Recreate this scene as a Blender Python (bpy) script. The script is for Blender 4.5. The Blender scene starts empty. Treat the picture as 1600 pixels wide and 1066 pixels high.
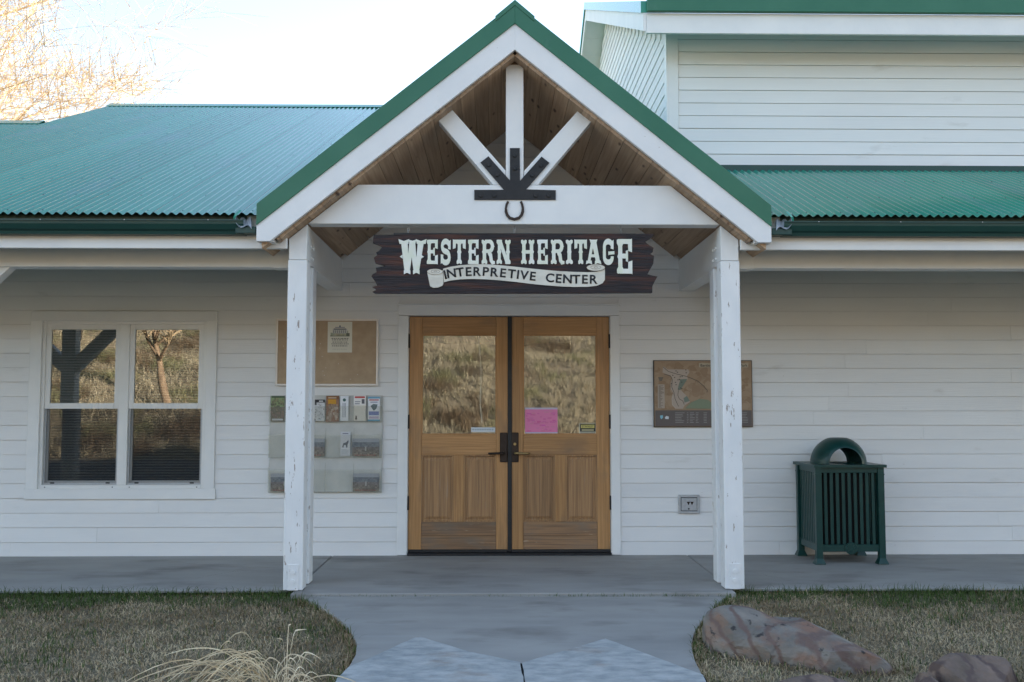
import bpy, bmesh, math, random
import numpy as np
from mathutils import Vector, Matrix, noise as mnoise
R = math.radians
random.seed(7)
rng = np.random.default_rng(7)
SC = bpy.context.scene
COL = SC.collection

# ------------------------------------------------------------------ camera
F, CX, CY = 1555.0, 800.0, 533.0
PITCH, YAW = math.atan(107 / F), math.atan(25 / F)
CAM_D, CAM_H = 9.04, 1.303
cd = bpy.data.cameras.new('camera'); cam = bpy.data.objects.new('camera', cd); COL.objects.link(cam)
cd.sensor_width = 36.0; cd.lens = 36.0 * F / 1600.0; cd.clip_end = 2000; cd.clip_start = 0.05
cam.location = (0, -CAM_D, CAM_H); cam.rotation_euler = (R(90) + PITCH, 0, -YAW)
SC.camera = cam

# ------------------------------------------------------------------ light
SUN_EL, SUN_AZ = R(11.5), R(52)          # behind the building, a little to the right
w = bpy.data.worlds.new('World'); SC.world = w; w.use_nodes = True
nt = w.node_tree; nt.nodes.clear()
sky = nt.nodes.new('ShaderNodeTexSky'); sky.sky_type = 'NISHITA'; sky.sun_disc = False
sky.sun_elevation = SUN_EL; sky.sun_rotation = SUN_AZ; sky.altitude = 1400; sky.air_density = 1.0; sky.dust_density = 0.5; sky.ozone_density = 0.6
bg = nt.nodes.new('ShaderNodeBackground'); bg.inputs[1].default_value = 0.12
wo = nt.nodes.new('ShaderNodeOutputWorld')
nt.links.new(sky.outputs[0], bg.inputs[0]); nt.links.new(bg.outputs[0], wo.inputs[0])
sd = bpy.data.lights.new('sun', 'SUN'); sd.energy = 5.0; sd.angle = R(0.5); sd.color = (1.0, 0.90, 0.77)
sun = bpy.data.objects.new('sun', sd); COL.objects.link(sun)
sdir = Vector((math.sin(SUN_AZ) * math.cos(SUN_EL), math.cos(SUN_AZ) * math.cos(SUN_EL), math.sin(SUN_EL)))
sun.rotation_euler = sdir.to_track_quat('Z', 'Y').to_euler(); sun.location = (0, 0, 30)
SC.view_settings.view_transform = 'Standard'; SC.view_settings.look = 'None'
SC.view_settings.gamma = 1.0; SC.view_settings.exposure = 2.45
SC.view_settings.use_white_balance = True; SC.view_settings.white_balance_temperature = 7100; SC.view_settings.white_balance_tint = 15
SC.view_settings.use_curve_mapping = False
SC.cycles.max_bounces = 8; SC.cycles.transparent_max_bounces = 12

# ------------------------------------------------------------------ pixel -> place
FW = Vector((math.sin(YAW) * math.cos(PITCH), math.cos(YAW) * math.cos(PITCH), math.sin(PITCH)))
RT = Vector((math.cos(YAW), -math.sin(YAW), 0)); UPV = RT.cross(FW)
def ray(px, py): return FW + RT * ((px - CX) / F) + UPV * ((CY - py) / F)
def U(px, py, Y):
    d = ray(px, py); t = (Y + CAM_D) / d.y; return (t * d.x, CAM_H + t * d.z)     # X, Z on the plane Y
def ux(px, Y, py=600): return U(px, py, Y)[0]
def uz(py, Y, px=800): return U(px, py, Y)[1]
def G(px, py, z=0.0):
    d = ray(px, py); t = (z - CAM_H) / d.z; return (t * d.x, -CAM_D + t * d.y)

# ------------------------------------------------------------------ materials
def M(name, c1, c2=None, scale=(6, 6, 6), detail=4, rough=0.6, spec=0.4, metal=0.0, bump=0.0, bscale=None, rnd=0.0,
      lo=0.35, hi=0.65, chips=None, stain=None, attr=False, bands=None, knots=None, coat=0):
    m = bpy.data.materials.new(name); m.use_nodes = True
    n = m.node_tree.nodes; L = m.node_tree.links; n.clear()
    out = n.new('ShaderNodeOutputMaterial'); b = n.new('ShaderNodeBsdfPrincipled'); L.new(b.outputs[0], out.inputs[0])
    b.inputs['Roughness'].default_value = rough; b.inputs['Specular IOR Level'].default_value = spec; b.inputs['Metallic'].default_value = metal
    geo = n.new('ShaderNodeNewGeometry'); oi = n.new('ShaderNodeObjectInfo')
    def noise(sc, det=4, w_amt=40.0, rg=0.55):
        mp = n.new('ShaderNodeMapping'); mp.inputs['Scale'].default_value = sc; L.new(geo.outputs['Position'], mp.inputs[0])
        t = n.new('ShaderNodeTexNoise'); t.noise_dimensions = '4D'; t.inputs['Scale'].default_value = 1.0
        t.inputs['Detail'].default_value = det; t.inputs['Roughness'].default_value = rg
        mu = n.new('ShaderNodeMath'); mu.operation = 'MULTIPLY'; mu.inputs[1].default_value = w_amt
        L.new(oi.outputs['Random'], mu.inputs[0]); L.new(mu.outputs[0], t.inputs['W']); L.new(mp.outputs[0], t.inputs[0]); return t
    def ramp(src, a, bb):
        r = n.new('ShaderNodeMapRange'); r.inputs[1].default_value = a; r.inputs[2].default_value = bb; L.new(src, r.inputs[0]); return r.outputs[0]
    def mix(f, a, bcol):
        x = n.new('ShaderNodeMix'); x.data_type = 'RGBA'; L.new(f, x.inputs[0])
        for s, v in ((6, a), (7, bcol)):
            if isinstance(v, tuple): x.inputs[s].default_value = v + (1,) if len(v) == 3 else v
            else: L.new(v, x.inputs[s])
        return x.outputs[2]
    if attr:
        a = n.new('ShaderNodeAttribute'); a.attribute_name = 'Col'; col = a.outputs['Color']
    else:
        col = c1 if c2 is None else mix(ramp(noise(scale, detail).outputs['Fac'], lo, hi), c1, c2)
    if isinstance(col, tuple):
        rg = n.new('ShaderNodeRGB'); rg.outputs[0].default_value = col + (1,); col = rg.outputs[0]
    if stain:
        for (sc, ssc, a, bb) in stain: col = mix(ramp(noise(ssc, 5, 0).outputs['Fac'], a, bb), col, sc)
    wv_out = None
    if bands:
        mp = n.new('ShaderNodeMapping'); mp.inputs['Rotation'].default_value = bands[1]; L.new(geo.outputs['Position'], mp.inputs[0])
        wv = n.new('ShaderNodeTexWave'); wv.inputs['Scale'].default_value = bands[2]; wv.inputs['Distortion'].default_value = 9; wv.inputs['Detail'].default_value = 4; wv.inputs['Detail Scale'].default_value = 1.4
        L.new(mp.outputs[0], wv.inputs[0]); wv_out = wv.outputs['Fac']; col = mix(ramp(wv_out, .25, .02), col, bands[0])
    if knots:
        kc, ksc = knots
        mp = n.new('ShaderNodeMapping'); mp.inputs['Scale'].default_value = ksc; L.new(geo.outputs['Position'], mp.inputs[0])
        v = n.new('ShaderNodeTexVoronoi'); L.new(mp.outputs[0], v.inputs[0]); v.inputs['Scale'].default_value = 1.0
        col = mix(ramp(v.outputs['Distance'], 0.17, 0.08), col, kc)
    if chips:
        cc, csc, th = chips
        col = mix(ramp(noise(csc, 6, 0, 0.65).outputs['Fac'], th, th + 0.012), col, cc)
    if rnd:
        hsv = n.new('ShaderNodeHueSaturation'); L.new(col, hsv.inputs['Color'])
        mr = n.new('ShaderNodeMapRange'); mr.inputs[3].default_value = 1 - rnd; mr.inputs[4].default_value = 1 + rnd
        L.new(oi.outputs['Random'], mr.inputs[0]); L.new(mr.outputs[0], hsv.inputs['Value']); col = hsv.outputs[0]
    L.new(col, b.inputs['Base Color'])
    if bump:
        bp = n.new('ShaderNodeBump'); bp.inputs['Strength'].default_value = bump; bp.inputs['Distance'].default_value = 0.01
        hsrc = noise(bscale or scale, 6).outputs['Fac']
        if wv_out is not None:
            ad = n.new('ShaderNodeMath'); ad.operation = 'ADD'; L.new(hsrc, ad.inputs[0]); L.new(wv_out, ad.inputs[1]); hsrc = ad.outputs[0]; bp.inputs['Distance'].default_value = .008
        L.new(hsrc, bp.inputs['Height']); L.new(bp.outputs[0], b.inputs['Normal'])
    return m

m_siding = M('siding_paint', (.80, .80, .785), (.745, .745, .735), (.8, 3, 3), rough=.55, bump=.10, bscale=(5, 60, 160), rnd=.02,
             stain=[((.52, .50, .46), (1.5, 2, 5), .63, .80)], chips=((.36, .32, .28), (9, 9, 55), .70))
m_white = M('trim_paint', (.82, .82, .80), (.76, .765, .755), (3, 3, 3), rough=.5, bump=.1, bscale=(40, 40, 12), rnd=.02, chips=((.33, .28, .24), (30, 30, 60), .755))
m_rake = M('rake_paint', (.82, .82, .81), (.76, .765, .76), (3, 3, 3), rough=.5, bump=.1, bscale=(20, 40, 20), chips=((.42, .36, .31), (22, 22, 60), .685))
m_post = M('post_paint', (.82, .82, .81), (.73, .74, .74), (5, 5, 2.5), rough=.5, bump=.25, bscale=(70, 70, 5), chips=((.34, .28, .24), (36, 36, 8), .622))
m_vinyl = M('vinyl', (.80, .80, .78), (.76, .76, .74), rough=.35)
m_roof = M('roof_paint', (.018, .245, .165), (.030, .285, .20), (1.2, .35, .35), rough=.13, spec=.42, rnd=.07, stain=[((.09, .24, .23), (2.5, .6, .6), .56, .8)])
m_green = M('trim_green', (.022, .145, .085), (.032, .165, .10), (3, 3, 3), rough=.42, stain=[((.06, .19, .13), (6, 6, 6), .62, .8)])
m_gutter = M('gutter_green', (.008, .050, .045), (.012, .06, .052), (2, 8, 8), rough=.35)
m_plank = M('pine_planks', (.46, .32, .21), (.33, .21, .13), (55, 1.6, 55), 5, rough=.6, bump=.15, rnd=.22, knots=((.10, .05, .03), (9, 3.2, 9)))
m_ridge = M('ridge_timber', (.24, .15, .09), (.15, .09, .055), (60, 3, 60), rough=.6)
m_oak_v = M('oak_upright', (.50, .265, .11), (.36, .18, .07), (70, 70, 2.2), 5, rough=.42, bump=.12, rnd=.10, stain=[((.25, .15, .085), (5, 5, 2), .54, .76)])
m_oak_h = M('oak_level', (.50, .265, .11), (.36, .18, .07), (2.2, 70, 70), 5, rough=.42, bump=.12, rnd=.10, stain=[((.25, .15, .085), (2, 5, 5), .54, .76)])
m_worn = M('oak_worn', (.34, .19, .095), (.20, .115, .065), (2.2, 70, 70), 5, rough=.6, bump=.2, rnd=.10, stain=[((.20, .15, .11), (3, 8, 8), .46, .68), ((.40, .30, .20), (6, 40, 40), .62, .72)])
m_panel = M('oak_panel', (.42, .23, .105), (.24, .13, .062), (90, 90, 2.0), 6, rough=.55, bump=.25, rnd=.08, stain=[((.33, .25, .18), (60, 60, 2.5), .60, .75)])
m_black = M('black_steel', (.011, .012, .014), (.02, .02, .022), (20, 20, 20), rough=.5)
m_bronze = M('bronze', (.035, .025, .022), (.05, .036, .03), (20, 20, 20), rough=.42, metal=.6)
m_brass = M('worn_brass', (.45, .34, .16), (.30, .22, .11), (30, 30, 30), rough=.35, metal=.9)
m_steel = M('galvanised', (.50, .52, .54), (.42, .44, .46), (40, 40, 40), rough=.5, metal=.55)
m_conc = M('concrete', (.36, .345, .32), (.29, .28, .262), (1.6, 3.5, 3), 8, rough=.85, bump=.12, bscale=(120, 120, 120), rnd=.04,
           stain=[((.16, .145, .13), (1.3, 2.4, 1), .53, .76), ((.36, .355, .345), (.5, 5, 1), .60, .75)])
m_flag = M('flagstone', (.47, .475, .46), (.29, .31, .31), (9, 14, 8), 12, rough=.8, bump=1.0, lo=.36, hi=.64, bscale=(26, 38, 30),
           stain=[((.30, .21, .15), (2.2, 3.0, 2), .55, .72)])
m_soil = M('dry_turf', (.22, .18, .115), (.11, .09, .055), (5, 5, 5), 8, rough=.95, bump=.6, bscale=(40, 40, 40))
m_hill = M('hill_soil', (.34, .29, .21), (.15, .13, .095), (.45, 1.1, 1.1), 8, rough=.95, bump=.5, bscale=(4, 4, 4))
m_asph = M('asphalt', (.055, .055, .057), (.042, .042, .044), (30, 30, 30), rough=.9)
m_rock = M('banded_rock', (.25, .22, .19), (.15, .135, .118), (6, 6, 12), 8, rough=.85, bump=.8, bscale=(30, 30, 60),
           bands=((.15, .10, .085), (.3, .5, .6), 2.2), stain=[((.24, .135, .095), (5, 3, 9), .50, .66), ((.04, .036, .036), (14, 9, 22), .60, .66)])
m_rock2 = M('red_rock', (.215, .15, .12), (.12, .09, .072), (7, 7, 9), 8, rough=.85, bump=1.0, bands=((.10, .068, .06), (.5, .2, .3), 3), bscale=(14, 14, 20))
m_signw = M('charred_wood', (.020, .010, .011), (.006, .005, .008), (5, 60, 110), 5, rough=.45, bump=.6, bscale=(6, 60, 130), stain=[((.075, .022, .012), (2.5, 9, 26), .50, .66)])
m_letter = M('letter_paint', (.82, .82, .76), (.72, .76, .60), (9, 9, 9), rough=.4)
m_ribbon = M('ribbon_paint', (.72, .69, .60), (.62, .58, .49), (9, 9, 16), rough=.5)
m_cork = M('cork', (.47, .35, .235), (.41, .295, .195), (14, 14, 14), 8, rough=.9, bump=.2, bscale=(200, 200, 200), stain=[((.44, .34, .22), (4, 4, 3), .55, .75)])
m_alu = M('pale_frame', (.86, .80, .74), (.80, .74, .68), (10, 10, 10), rough=.4)
m_can = M('can_green', (.004, .042, .038), (.006, .052, .047), (14, 14, 14), rough=.33, bump=.1, bscale=(90, 90, 90), stain=[((.016, .062, .06), (9, 9, 4), .62, .75)])
m_dark = M('dark_void', (.006, .006, .006), rough=.9)
m_backdrop = M('backdrop_grey', (.16, .15, .14), rough=.9)
m_blind = M('blind_slats', (.42, .41, .38), rough=.6)
m_print = M('print', (1, 1, 1), attr=True, rough=.45)
m_blade = M('grass_blade', (1, 1, 1), attr=True, rough=.75, spec=.15)
m_straw = M('straw_leaf', (.80, .70, .52), (.58, .44, .27), (9, 9, 9), rough=.6, rnd=.25)
m_bark = M('bark', (.30, .22, .15), (.18, .13, .09), (10, 10, 3), rough=.9, bump=.4)
m_twig = M('twigs', (.58, .46, .31), (.48, .37, .24), (2, 2, 2), rough=.8)

def leafmat(name, c, t):
    m = bpy.data.materials.new(name); m.use_nodes = True; n = m.node_tree.nodes; L = m.node_tree.links; n.clear()
    o = n.new('ShaderNodeOutputMaterial'); a = n.new('ShaderNodeBsdfDiffuse'); b = n.new('ShaderNodeBsdfTranslucent'); x = n.new('ShaderNodeMixShader')
    a.inputs[0].default_value = c + (1,); b.inputs[0].default_value = t + (1,); x.inputs[0].default_value = .45
    L.new(a.outputs[0], x.inputs[1]); L.new(b.outputs[0], x.inputs[2]); L.new(x.outputs[0], o.inputs[0]); return m
m_leaf = leafmat('bud_leaves', (.60, .52, .27), (.62, .53, .26))
def glassmat(name, boost, tint):
    m = bpy.data.materials.new(name); m.use_nodes = True; n = m.node_tree.nodes; L = m.node_tree.links; n.clear()
    o = n.new('ShaderNodeOutputMaterial'); t = n.new('ShaderNodeBsdfTransparent'); g = n.new('ShaderNodeBsdfGlossy'); x = n.new('ShaderNodeMixShader')
    fr = n.new('ShaderNodeFresnel'); fr.inputs[0].default_value = 1.5
    mu = n.new('ShaderNodeMath'); mu.operation = 'MULTIPLY'; mu.inputs[1].default_value = boost; mu.use_clamp = True
    g.inputs['Roughness'].default_value = 0.0; t.inputs[0].default_value = tint + (1,)
    tc = n.new('ShaderNodeNewGeometry'); nz = n.new('ShaderNodeTexNoise'); nz.inputs['Scale'].default_value = 3.0; nz.inputs['Detail'].default_value = 1
    L.new(tc.outputs['Position'], nz.inputs[0]); bp = n.new('ShaderNodeBump'); bp.inputs['Strength'].default_value = .010; bp.inputs['Distance'].default_value = .02
    L.new(nz.outputs[0], bp.inputs['Height']); L.new(bp.outputs[0], g.inputs['Normal'])
    L.new(fr.outputs[0], mu.inputs[0]); L.new(mu.outputs[0], x.inputs[0]); L.new(t.outputs[0], x.inputs[1]); L.new(g.outputs[0], x.inputs[2]); L.new(x.outputs[0], o.inputs[0]); return m
m_glass = glassmat('window_glass', 4.0, (.80, .84, .82))
def acrylic():
    m = bpy.data.materials.new('acrylic'); m.use_nodes = True; n = m.node_tree.nodes; L = m.node_tree.links; n.clear()
    o = n.new('ShaderNodeOutputMaterial'); t = n.new('ShaderNodeBsdfTransparent'); g = n.new('ShaderNodeBsdfPrincipled'); x = n.new('ShaderNodeMixShader')
    g.inputs['Base Color'].default_value = (.60, .60, .56, 1); g.inputs['Roughness'].default_value = .25; x.inputs[0].default_value = .06
    t.inputs[0].default_value = (.975, .975, .96, 1)
    L.new(t.outputs[0], x.inputs[1]); L.new(g.outputs[0], x.inputs[2]); L.new(x.outputs[0], o.inputs[0]); return m
m_acryl = acrylic()
m_screen = bpy.data.materials.new('insect_mesh'); m_screen.use_nodes = True
_n = m_screen.node_tree.nodes; _L = m_screen.node_tree.links; _n.clear()
_o = _n.new('ShaderNodeOutputMaterial'); _t = _n.new('ShaderNodeBsdfTransparent'); _d = _n.new('ShaderNodeBsdfDiffuse'); _x = _n.new('ShaderNodeMixShader')
_d.inputs[0].default_value = (.05, .05, .052, 1); _x.inputs[0].default_value = .22
_L.new(_t.outputs[0], _x.inputs[1]); _L.new(_d.outputs[0], _x.inputs[2]); _L.new(_x.outputs[0], _o.inputs[0])
m_rackback = M('rack_back', (.58, .58, .55), (.50, .505, .48), (8, 8, 8), rough=.4)

# ------------------------------------------------------------------ mesh helpers
def link(name, me, mats, parent=None):
    o = bpy.data.objects.new(name, me); COL.objects.link(o)
    for mm in (mats if isinstance(mats, (list, tuple)) else [mats]):
        if mm and mm.name not in [x.name for x in me.materials if x]: me.materials.append(mm)
    if parent: o.parent = parent
    return o
def tag(o, label, cat, group=None):
    o['label'] = label; o['category'] = cat
    if group: o['group'] = group
    return o
def struct(o): o['kind'] = 'structure'; return o
def stuff(o): o['kind'] = 'stuff'; return o
def empty(name, loc=(0, 0, 0)):
    o = bpy.data.objects.new(name, None); o.location = loc; o.empty_display_size = .2; COL.objects.link(o); return o
class MB:
    def __init__(s): s.v = []; s.f = []
    def add(s, vs, fs):
        k = len(s.v); s.v += [tuple(v) for v in vs]; s.f += [tuple(i + k for i in f) for f in fs]; return s
    def box(s, x0, x1, y0, y1, z0, z1):
        return s.add([(x0, y0, z0), (x1, y0, z0), (x1, y1, z0), (x0, y1, z0), (x0, y0, z1), (x1, y0, z1), (x1, y1, z1), (x0, y1, z1)],
                     [(0, 3, 2, 1), (4, 5, 6, 7), (0, 1, 5, 4), (1, 2, 6, 5), (2, 3, 7, 6), (3, 0, 4, 7)])
    def xz(s, poly, y0, y1):                 # polygon in X-Z, solid between two Y
        n = len(poly)
        return s.add([(p[0], y0, p[1]) for p in poly] + [(p[0], y1, p[1]) for p in poly],
                     [tuple(range(n)), tuple(range(2 * n - 1, n - 1, -1))] + [(i, i + n, (i + 1) % n + n, (i + 1) % n) for i in range(n)])
    def yz(s, poly, x0, x1):
        n = len(poly)
        return s.add([(x0, p[0], p[1]) for p in poly] + [(x1, p[0], p[1]) for p in poly],
                     [tuple(range(n)), tuple(range(2 * n - 1, n - 1, -1))] + [(i, i + n, (i + 1) % n + n, (i + 1) % n) for i in range(n)])
    def tube(s, pts, rads, n=8, cap=True):
        pts = [Vector(p) for p in pts]; k0 = len(s.v); prev = None
        if not isinstance(rads, (list, tuple)): rads = [rads] * len(pts)
        for i, p in enumerate(pts):
            t = (pts[min(i + 1, len(pts) - 1)] - pts[max(i - 1, 0)]).normalized()
            a = prev if prev is not None else (Vector((0, 0, 1)) if abs(t.z) < .9 else Vector((1, 0, 0)))
            b = t.cross(a).normalized(); a = b.cross(t).normalized(); prev = a
            for j in range(n):
                q = 2 * math.pi * j / n; s.v.append(tuple(p + (a * math.cos(q) + b * math.sin(q)) * rads[i]))
        for i in range(len(pts) - 1):
            for j in range(n):
                s.f.append((k0 + i * n + j, k0 + i * n + (j + 1) % n, k0 + (i + 1) * n + (j + 1) % n, k0 + (i + 1) * n + j))
        if cap:
            s.f.append(tuple(k0 + j for j in range(n - 1, -1, -1))); e = k0 + (len(pts) - 1) * n; s.f.append(tuple(e + j for j in range(n)))
        return s
    def disc(s, c, r, th, n=12):             # disc facing -Y, proud by th
        x, y, z = c
        return s.xz([(x + r * math.cos(2 * math.pi * i / n), z + r * math.sin(2 * math.pi * i / n)) for i in range(n)], y - th, y)
    def build(s, name, mats, parent=None, bevel=0, smooth=False):
        me = bpy.data.meshes.new(name); me.from_pydata(s.v, [], s.f)
        bm = bmesh.new(); bm.from_mesh(me); bmesh.ops.recalc_face_normals(bm, faces=bm.faces)
        if bevel: bmesh.ops.bevel(bm, geom=[e for e in bm.edges if len(e.link_faces) == 2 and e.calc_face_angle(0) > .4], offset=bevel, segments=1, affect='EDGES')
        bm.to_mesh(me); bm.free()
        if smooth:
            for p in me.polygons: p.use_smooth = True
        return link(name, me, mats, parent)
def box(name, x0, x1, y0, y1, z0, z1, mats, parent=None, bevel=.003):
    return MB().box(min(x0, x1), max(x0, x1), min(y0, y1), max(y0, y1), min(z0, z1), max(z0, z1)).build(name, mats, parent, bevel)
def fastmesh(name, verts, faces_idx, nper, mats, parent=None, cols=None):
    """numpy mesh: verts (N,3), faces (M,nper)"""
    me = bpy.data.meshes.new(name); nv, nf = len(verts), len(faces_idx)
    me.vertices.add(nv); me.vertices.foreach_set('co', np.asarray(verts, dtype=np.float32).ravel())
    me.loops.add(nf * nper); me.loops.foreach_set('vertex_index', np.asarray(faces_idx, dtype=np.int32).ravel())
    me.polygons.add(nf); me.polygons.foreach_set('loop_start', np.arange(0, nf * nper, nper, dtype=np.int32))
    me.polygons.foreach_set('loop_total', np.full(nf, nper, dtype=np.int32))
    me.update(calc_edges=True)
    if cols is not None:
        a = me.color_attributes.new('Col', 'FLOAT_COLOR', 'POINT')
        a.data.foreach_set('color', np.concatenate([cols, np.ones((nv, 1))], 1).astype(np.float32).ravel())
    return link(name, me, mats, parent)
def card(name, x0, x1, z0, z1, y, base, items, parent=None, th=.002):
    """flat printed sheet facing -Y. items: (polygon in 0..1 units or (u0,v0,u1,v1), colour); every layer is a hair proud of the last"""
    vs, fs, cs = [], [], []
    def addp(poly, yy, c):
        k = len(vs)
        for (u, v) in poly: vs.append((x0 + u * (x1 - x0), yy, z0 + v * (z1 - z0))); cs.append(c)
        fs.append(tuple(range(k, k + len(poly))))
    k = len(vs); mb = MB().box(x0, x1, y - th, y, z0, z1); vs += mb.v; fs += mb.f; cs += [base] * 8
    for i, (p, c) in enumerate(items):
        if len(p) == 4 and not isinstance(p[0], tuple): p = [(p[0], p[1]), (p[2], p[1]), (p[2], p[3]), (p[0], p[3])]
        addp(p, y - th - .0003 - .00002 * i, c)
    me = bpy.data.meshes.new(name); me.from_pydata(vs, [], fs)
    a = me.color_attributes.new('Col', 'FLOAT_COLOR', 'POINT')
    a.data.foreach_set('color', np.array([tuple(c) + (1,) for c in cs], dtype=np.float32).ravel())
    return link(name, me, m_print, parent)
def text_mesh(s, size, bold=0.0):
    cu = bpy.data.curves.new('t', 'FONT'); cu.body = s; cu.size = size; cu.align_x = 'CENTER'; cu.align_y = 'CENTER'; cu.offset = bold * size
    o = bpy.data.objects.new('t', cu); COL.objects.link(o)
    dg = bpy.context.evaluated_depsgraph_get(); me = bpy.data.meshes.new_from_object(o.evaluated_get(dg))
    bpy.data.objects.remove(o); return me
# EOF-HELPERS
# ------------------------------------------------------------------ the ground
YP = -1.76                                # front face of the porch posts
YG = -1.92                                # face of the gable fascia
YE = -1.88                                # edge of the lower roof
def n3(x, y, s, k=0): return mnoise.noise(Vector((x * s, y * s, k)))
g = struct(MB().add([(-400, -400, -.035), (400, -400, -.035), (400, 400, -.035), (-400, 400, -.035)], [(0, 1, 2, 3)]).build('ground', m_soil))
struct(MB().box(-120, 120, -17.5, -8.6, -.2, -.028).build('road', m_asph))
# hillside behind the camera (it shows in the glass and throws its warm light back)
xs = np.concatenate([np.linspace(-160, -40, 14), np.linspace(-37, 37, 75), np.linspace(40, 160, 14)]); ys = np.concatenate([np.linspace(-18, -45, 55), np.linspace(-47, -140, 30)])
def hill(x, y):
    d = max(0.0, -18.6 - y)
    z = -.3 + .62 * d if d < 1.0 else .32 + .32 * (d - 1)
    z = min(z, 16 + .05 * d) + (n3(x, y, .11, 3) * 1.3 + n3(x, y, .4, 9) * .35) * min(1, d / 6) + n3(x, y, 1.4, 5) * .10 * min(1, d)
    return z if d > 0 else -.4
vv = [(x, y, hill(x, y)) for y in ys for x in xs]; nx = len(xs)
ff = [(j * nx + i, j * nx + i + 1, (j + 1) * nx + i + 1, (j + 1) * nx + i) for j in range(len(ys) - 1) for i in range(nx - 1)]
ho = struct(MB().add(vv, ff).build('hillside', m_hill, smooth=True))

JL, JR = -1.46, 1.72                      # control joints of the porch slab
pv = struct(MB().box(-14, 14, -1.69, .3, -.25, -.02).build('pavement', m_conc))
def slab(x0, x1, y0, y1): return box('slab', x0 + .004, x1 - .004, y0, y1, -.06, 0.0, m_conc, pv, .006)
for a, b in ((-14, -9.2), (-9.2, -4.62), (-4.62, JL)): slab(a, b, -1.69, .05)
slab(JL, JR, -1.855, .05)
for a, b in ((JR, 5.2), (5.2, 9.6), (9.6, 14)): slab(a, b, -1.69, .05)
# hairline cracks in the concrete
def crack(p0, p1, amp):
    pts = []
    for i in range(15):
        t = i / 14; pts.append((p0[0] + (p1[0] - p0[0]) * t + n3(t * 3, p0[0], 2.0, 1) * amp, p0[1] + (p1[1] - p0[1]) * t + n3(t * 3, p0[1], 2.0, 7) * amp))
    mb = MB(); L_ = [(x, y + .0014, .0012) for x, y in pts] + [(x, y - .0014, .0012) for x, y in reversed(pts)]
    mb.add([(x, y - .0013, .0012) for x, y in pts] + [(x, y + .0013, .0012) for x, y in pts], [(i, i + 1, 16 + i, 15 + i) for i in range(14)])
    mb.build('crack', m_dark, pv)
crack(G(812, 872), G(825, 928), .05); crack(G(1170, 893), G(1255, 912), .06); crack(G(300, 905), G(380, 890), .04)
# the flared walk and its flagstones
left = [(470, 931.2), (500, 946), (530, 966), (548, 984), (558, 1003), (556, 1022), (546, 1040), (530, 1056), (515, 1075), (500, 1110), (480, 1180)]
right = [(1135, 931.2), (1112, 951), (1095, 969), (1084, 988), (1080, 1008), (1085, 1030), (1096, 1052), (1108, 1075), (1125, 1110), (1150, 1180)]
poly = [G(*p) for p in left] + [G(*p) for p in reversed(right)]
pb = MB(); n_ = len(poly)
pb.add([(x, min(y, -1.862), -.004) for x, y in poly] + [(x, min(y, -1.862), -.2) for x, y in poly], [tuple(range(n_))] + [(i, i + n_, (i + 1) % n_ + n_, (i + 1) % n_) for i in range(n_)])
path = struct(pb.build('path', m_conc))
def flag(pts, z=.004, seed=0):
    bm = bmesh.new(); q = []
    P = [Vector(G(*p)) for p in pts]
    for i, a in enumerate(P):
        b = P[(i + 1) % len(P)]; k = max(1, int((b - a).length / .06))
        for j in range(k):
            v = a.lerp(b, j / k); e = .007 if j else 0
            q.append((v.x + n3(v.x, v.y, 14, seed) * e, v.y + n3(v.x, v.y, 14, seed + 5) * e))
    vs = [bm.verts.new((x, y, z)) for x, y in q]; f = bm.faces.new(vs)
    if f.normal.z < 0: f.normal_flip()
    r = bmesh.ops.extrude_face_region(bm, geom=[f]); bmesh.ops.translate(bm, verts=[v for v in r['geom'] if isinstance(v, bmesh.types.BMVert)], vec=(0, 0, .012))
    bmesh.ops.recalc_face_normals(bm, faces=bm.faces)
    cx_, cy_ = sum(a for a, b in q) / len(q), sum(b for a, b in q) / len(q)
    grow_ = lambda a, b: (a + .008 * (a - cx_) / math.hypot(a - cx_, b - cy_), b + .008 * (b - cy_) / math.hypot(a - cx_, b - cy_))
    MB().add([(*grow_(a, b), -.0022 + .0002 * seed) for a, b in q], [tuple(range(len(q)))]).build('mortar_joint', m_dark, path)
    me = bpy.data.meshes.new('flagstone'); bm.to_mesh(me); bm.free(); return link('flagstone', me, m_flag, path)
flag([(653, 995.5), (733, 1020), (813, 1036.5), (818, 1066), (822, 1120), (500, 1120), (527, 1061), (545, 1044), (600, 1020)], -.006, 1)
flag([(946, 999.5), (1020, 1027), (1098, 1056), (1125, 1120), (825, 1120), (820.5, 1066), (815.8, 1037.2), (880, 1019)], -.006, 2)
flag([(470, 1127), (822, 1127), (826, 1260), (440, 1260)], -.006, 3)
flag([(828, 1127), (1130, 1127), (1180, 1260), (832, 1260)], -.006, 4)

# ------------------------------------------------------------------ the building
B = empty('visitor_center'); tag(B, 'white clapboard building with green corrugated roof and gabled entrance porch', 'building')
Cx = (ux(471.8, YP, 926) + ux(1134.2, YP, 926)) / 2       # middle of the porch
Px = (ux(1134.2, YP, 926) - ux(471.8, YP, 926)) / 2       # its posts' inner faces
EXP = .1297
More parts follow.
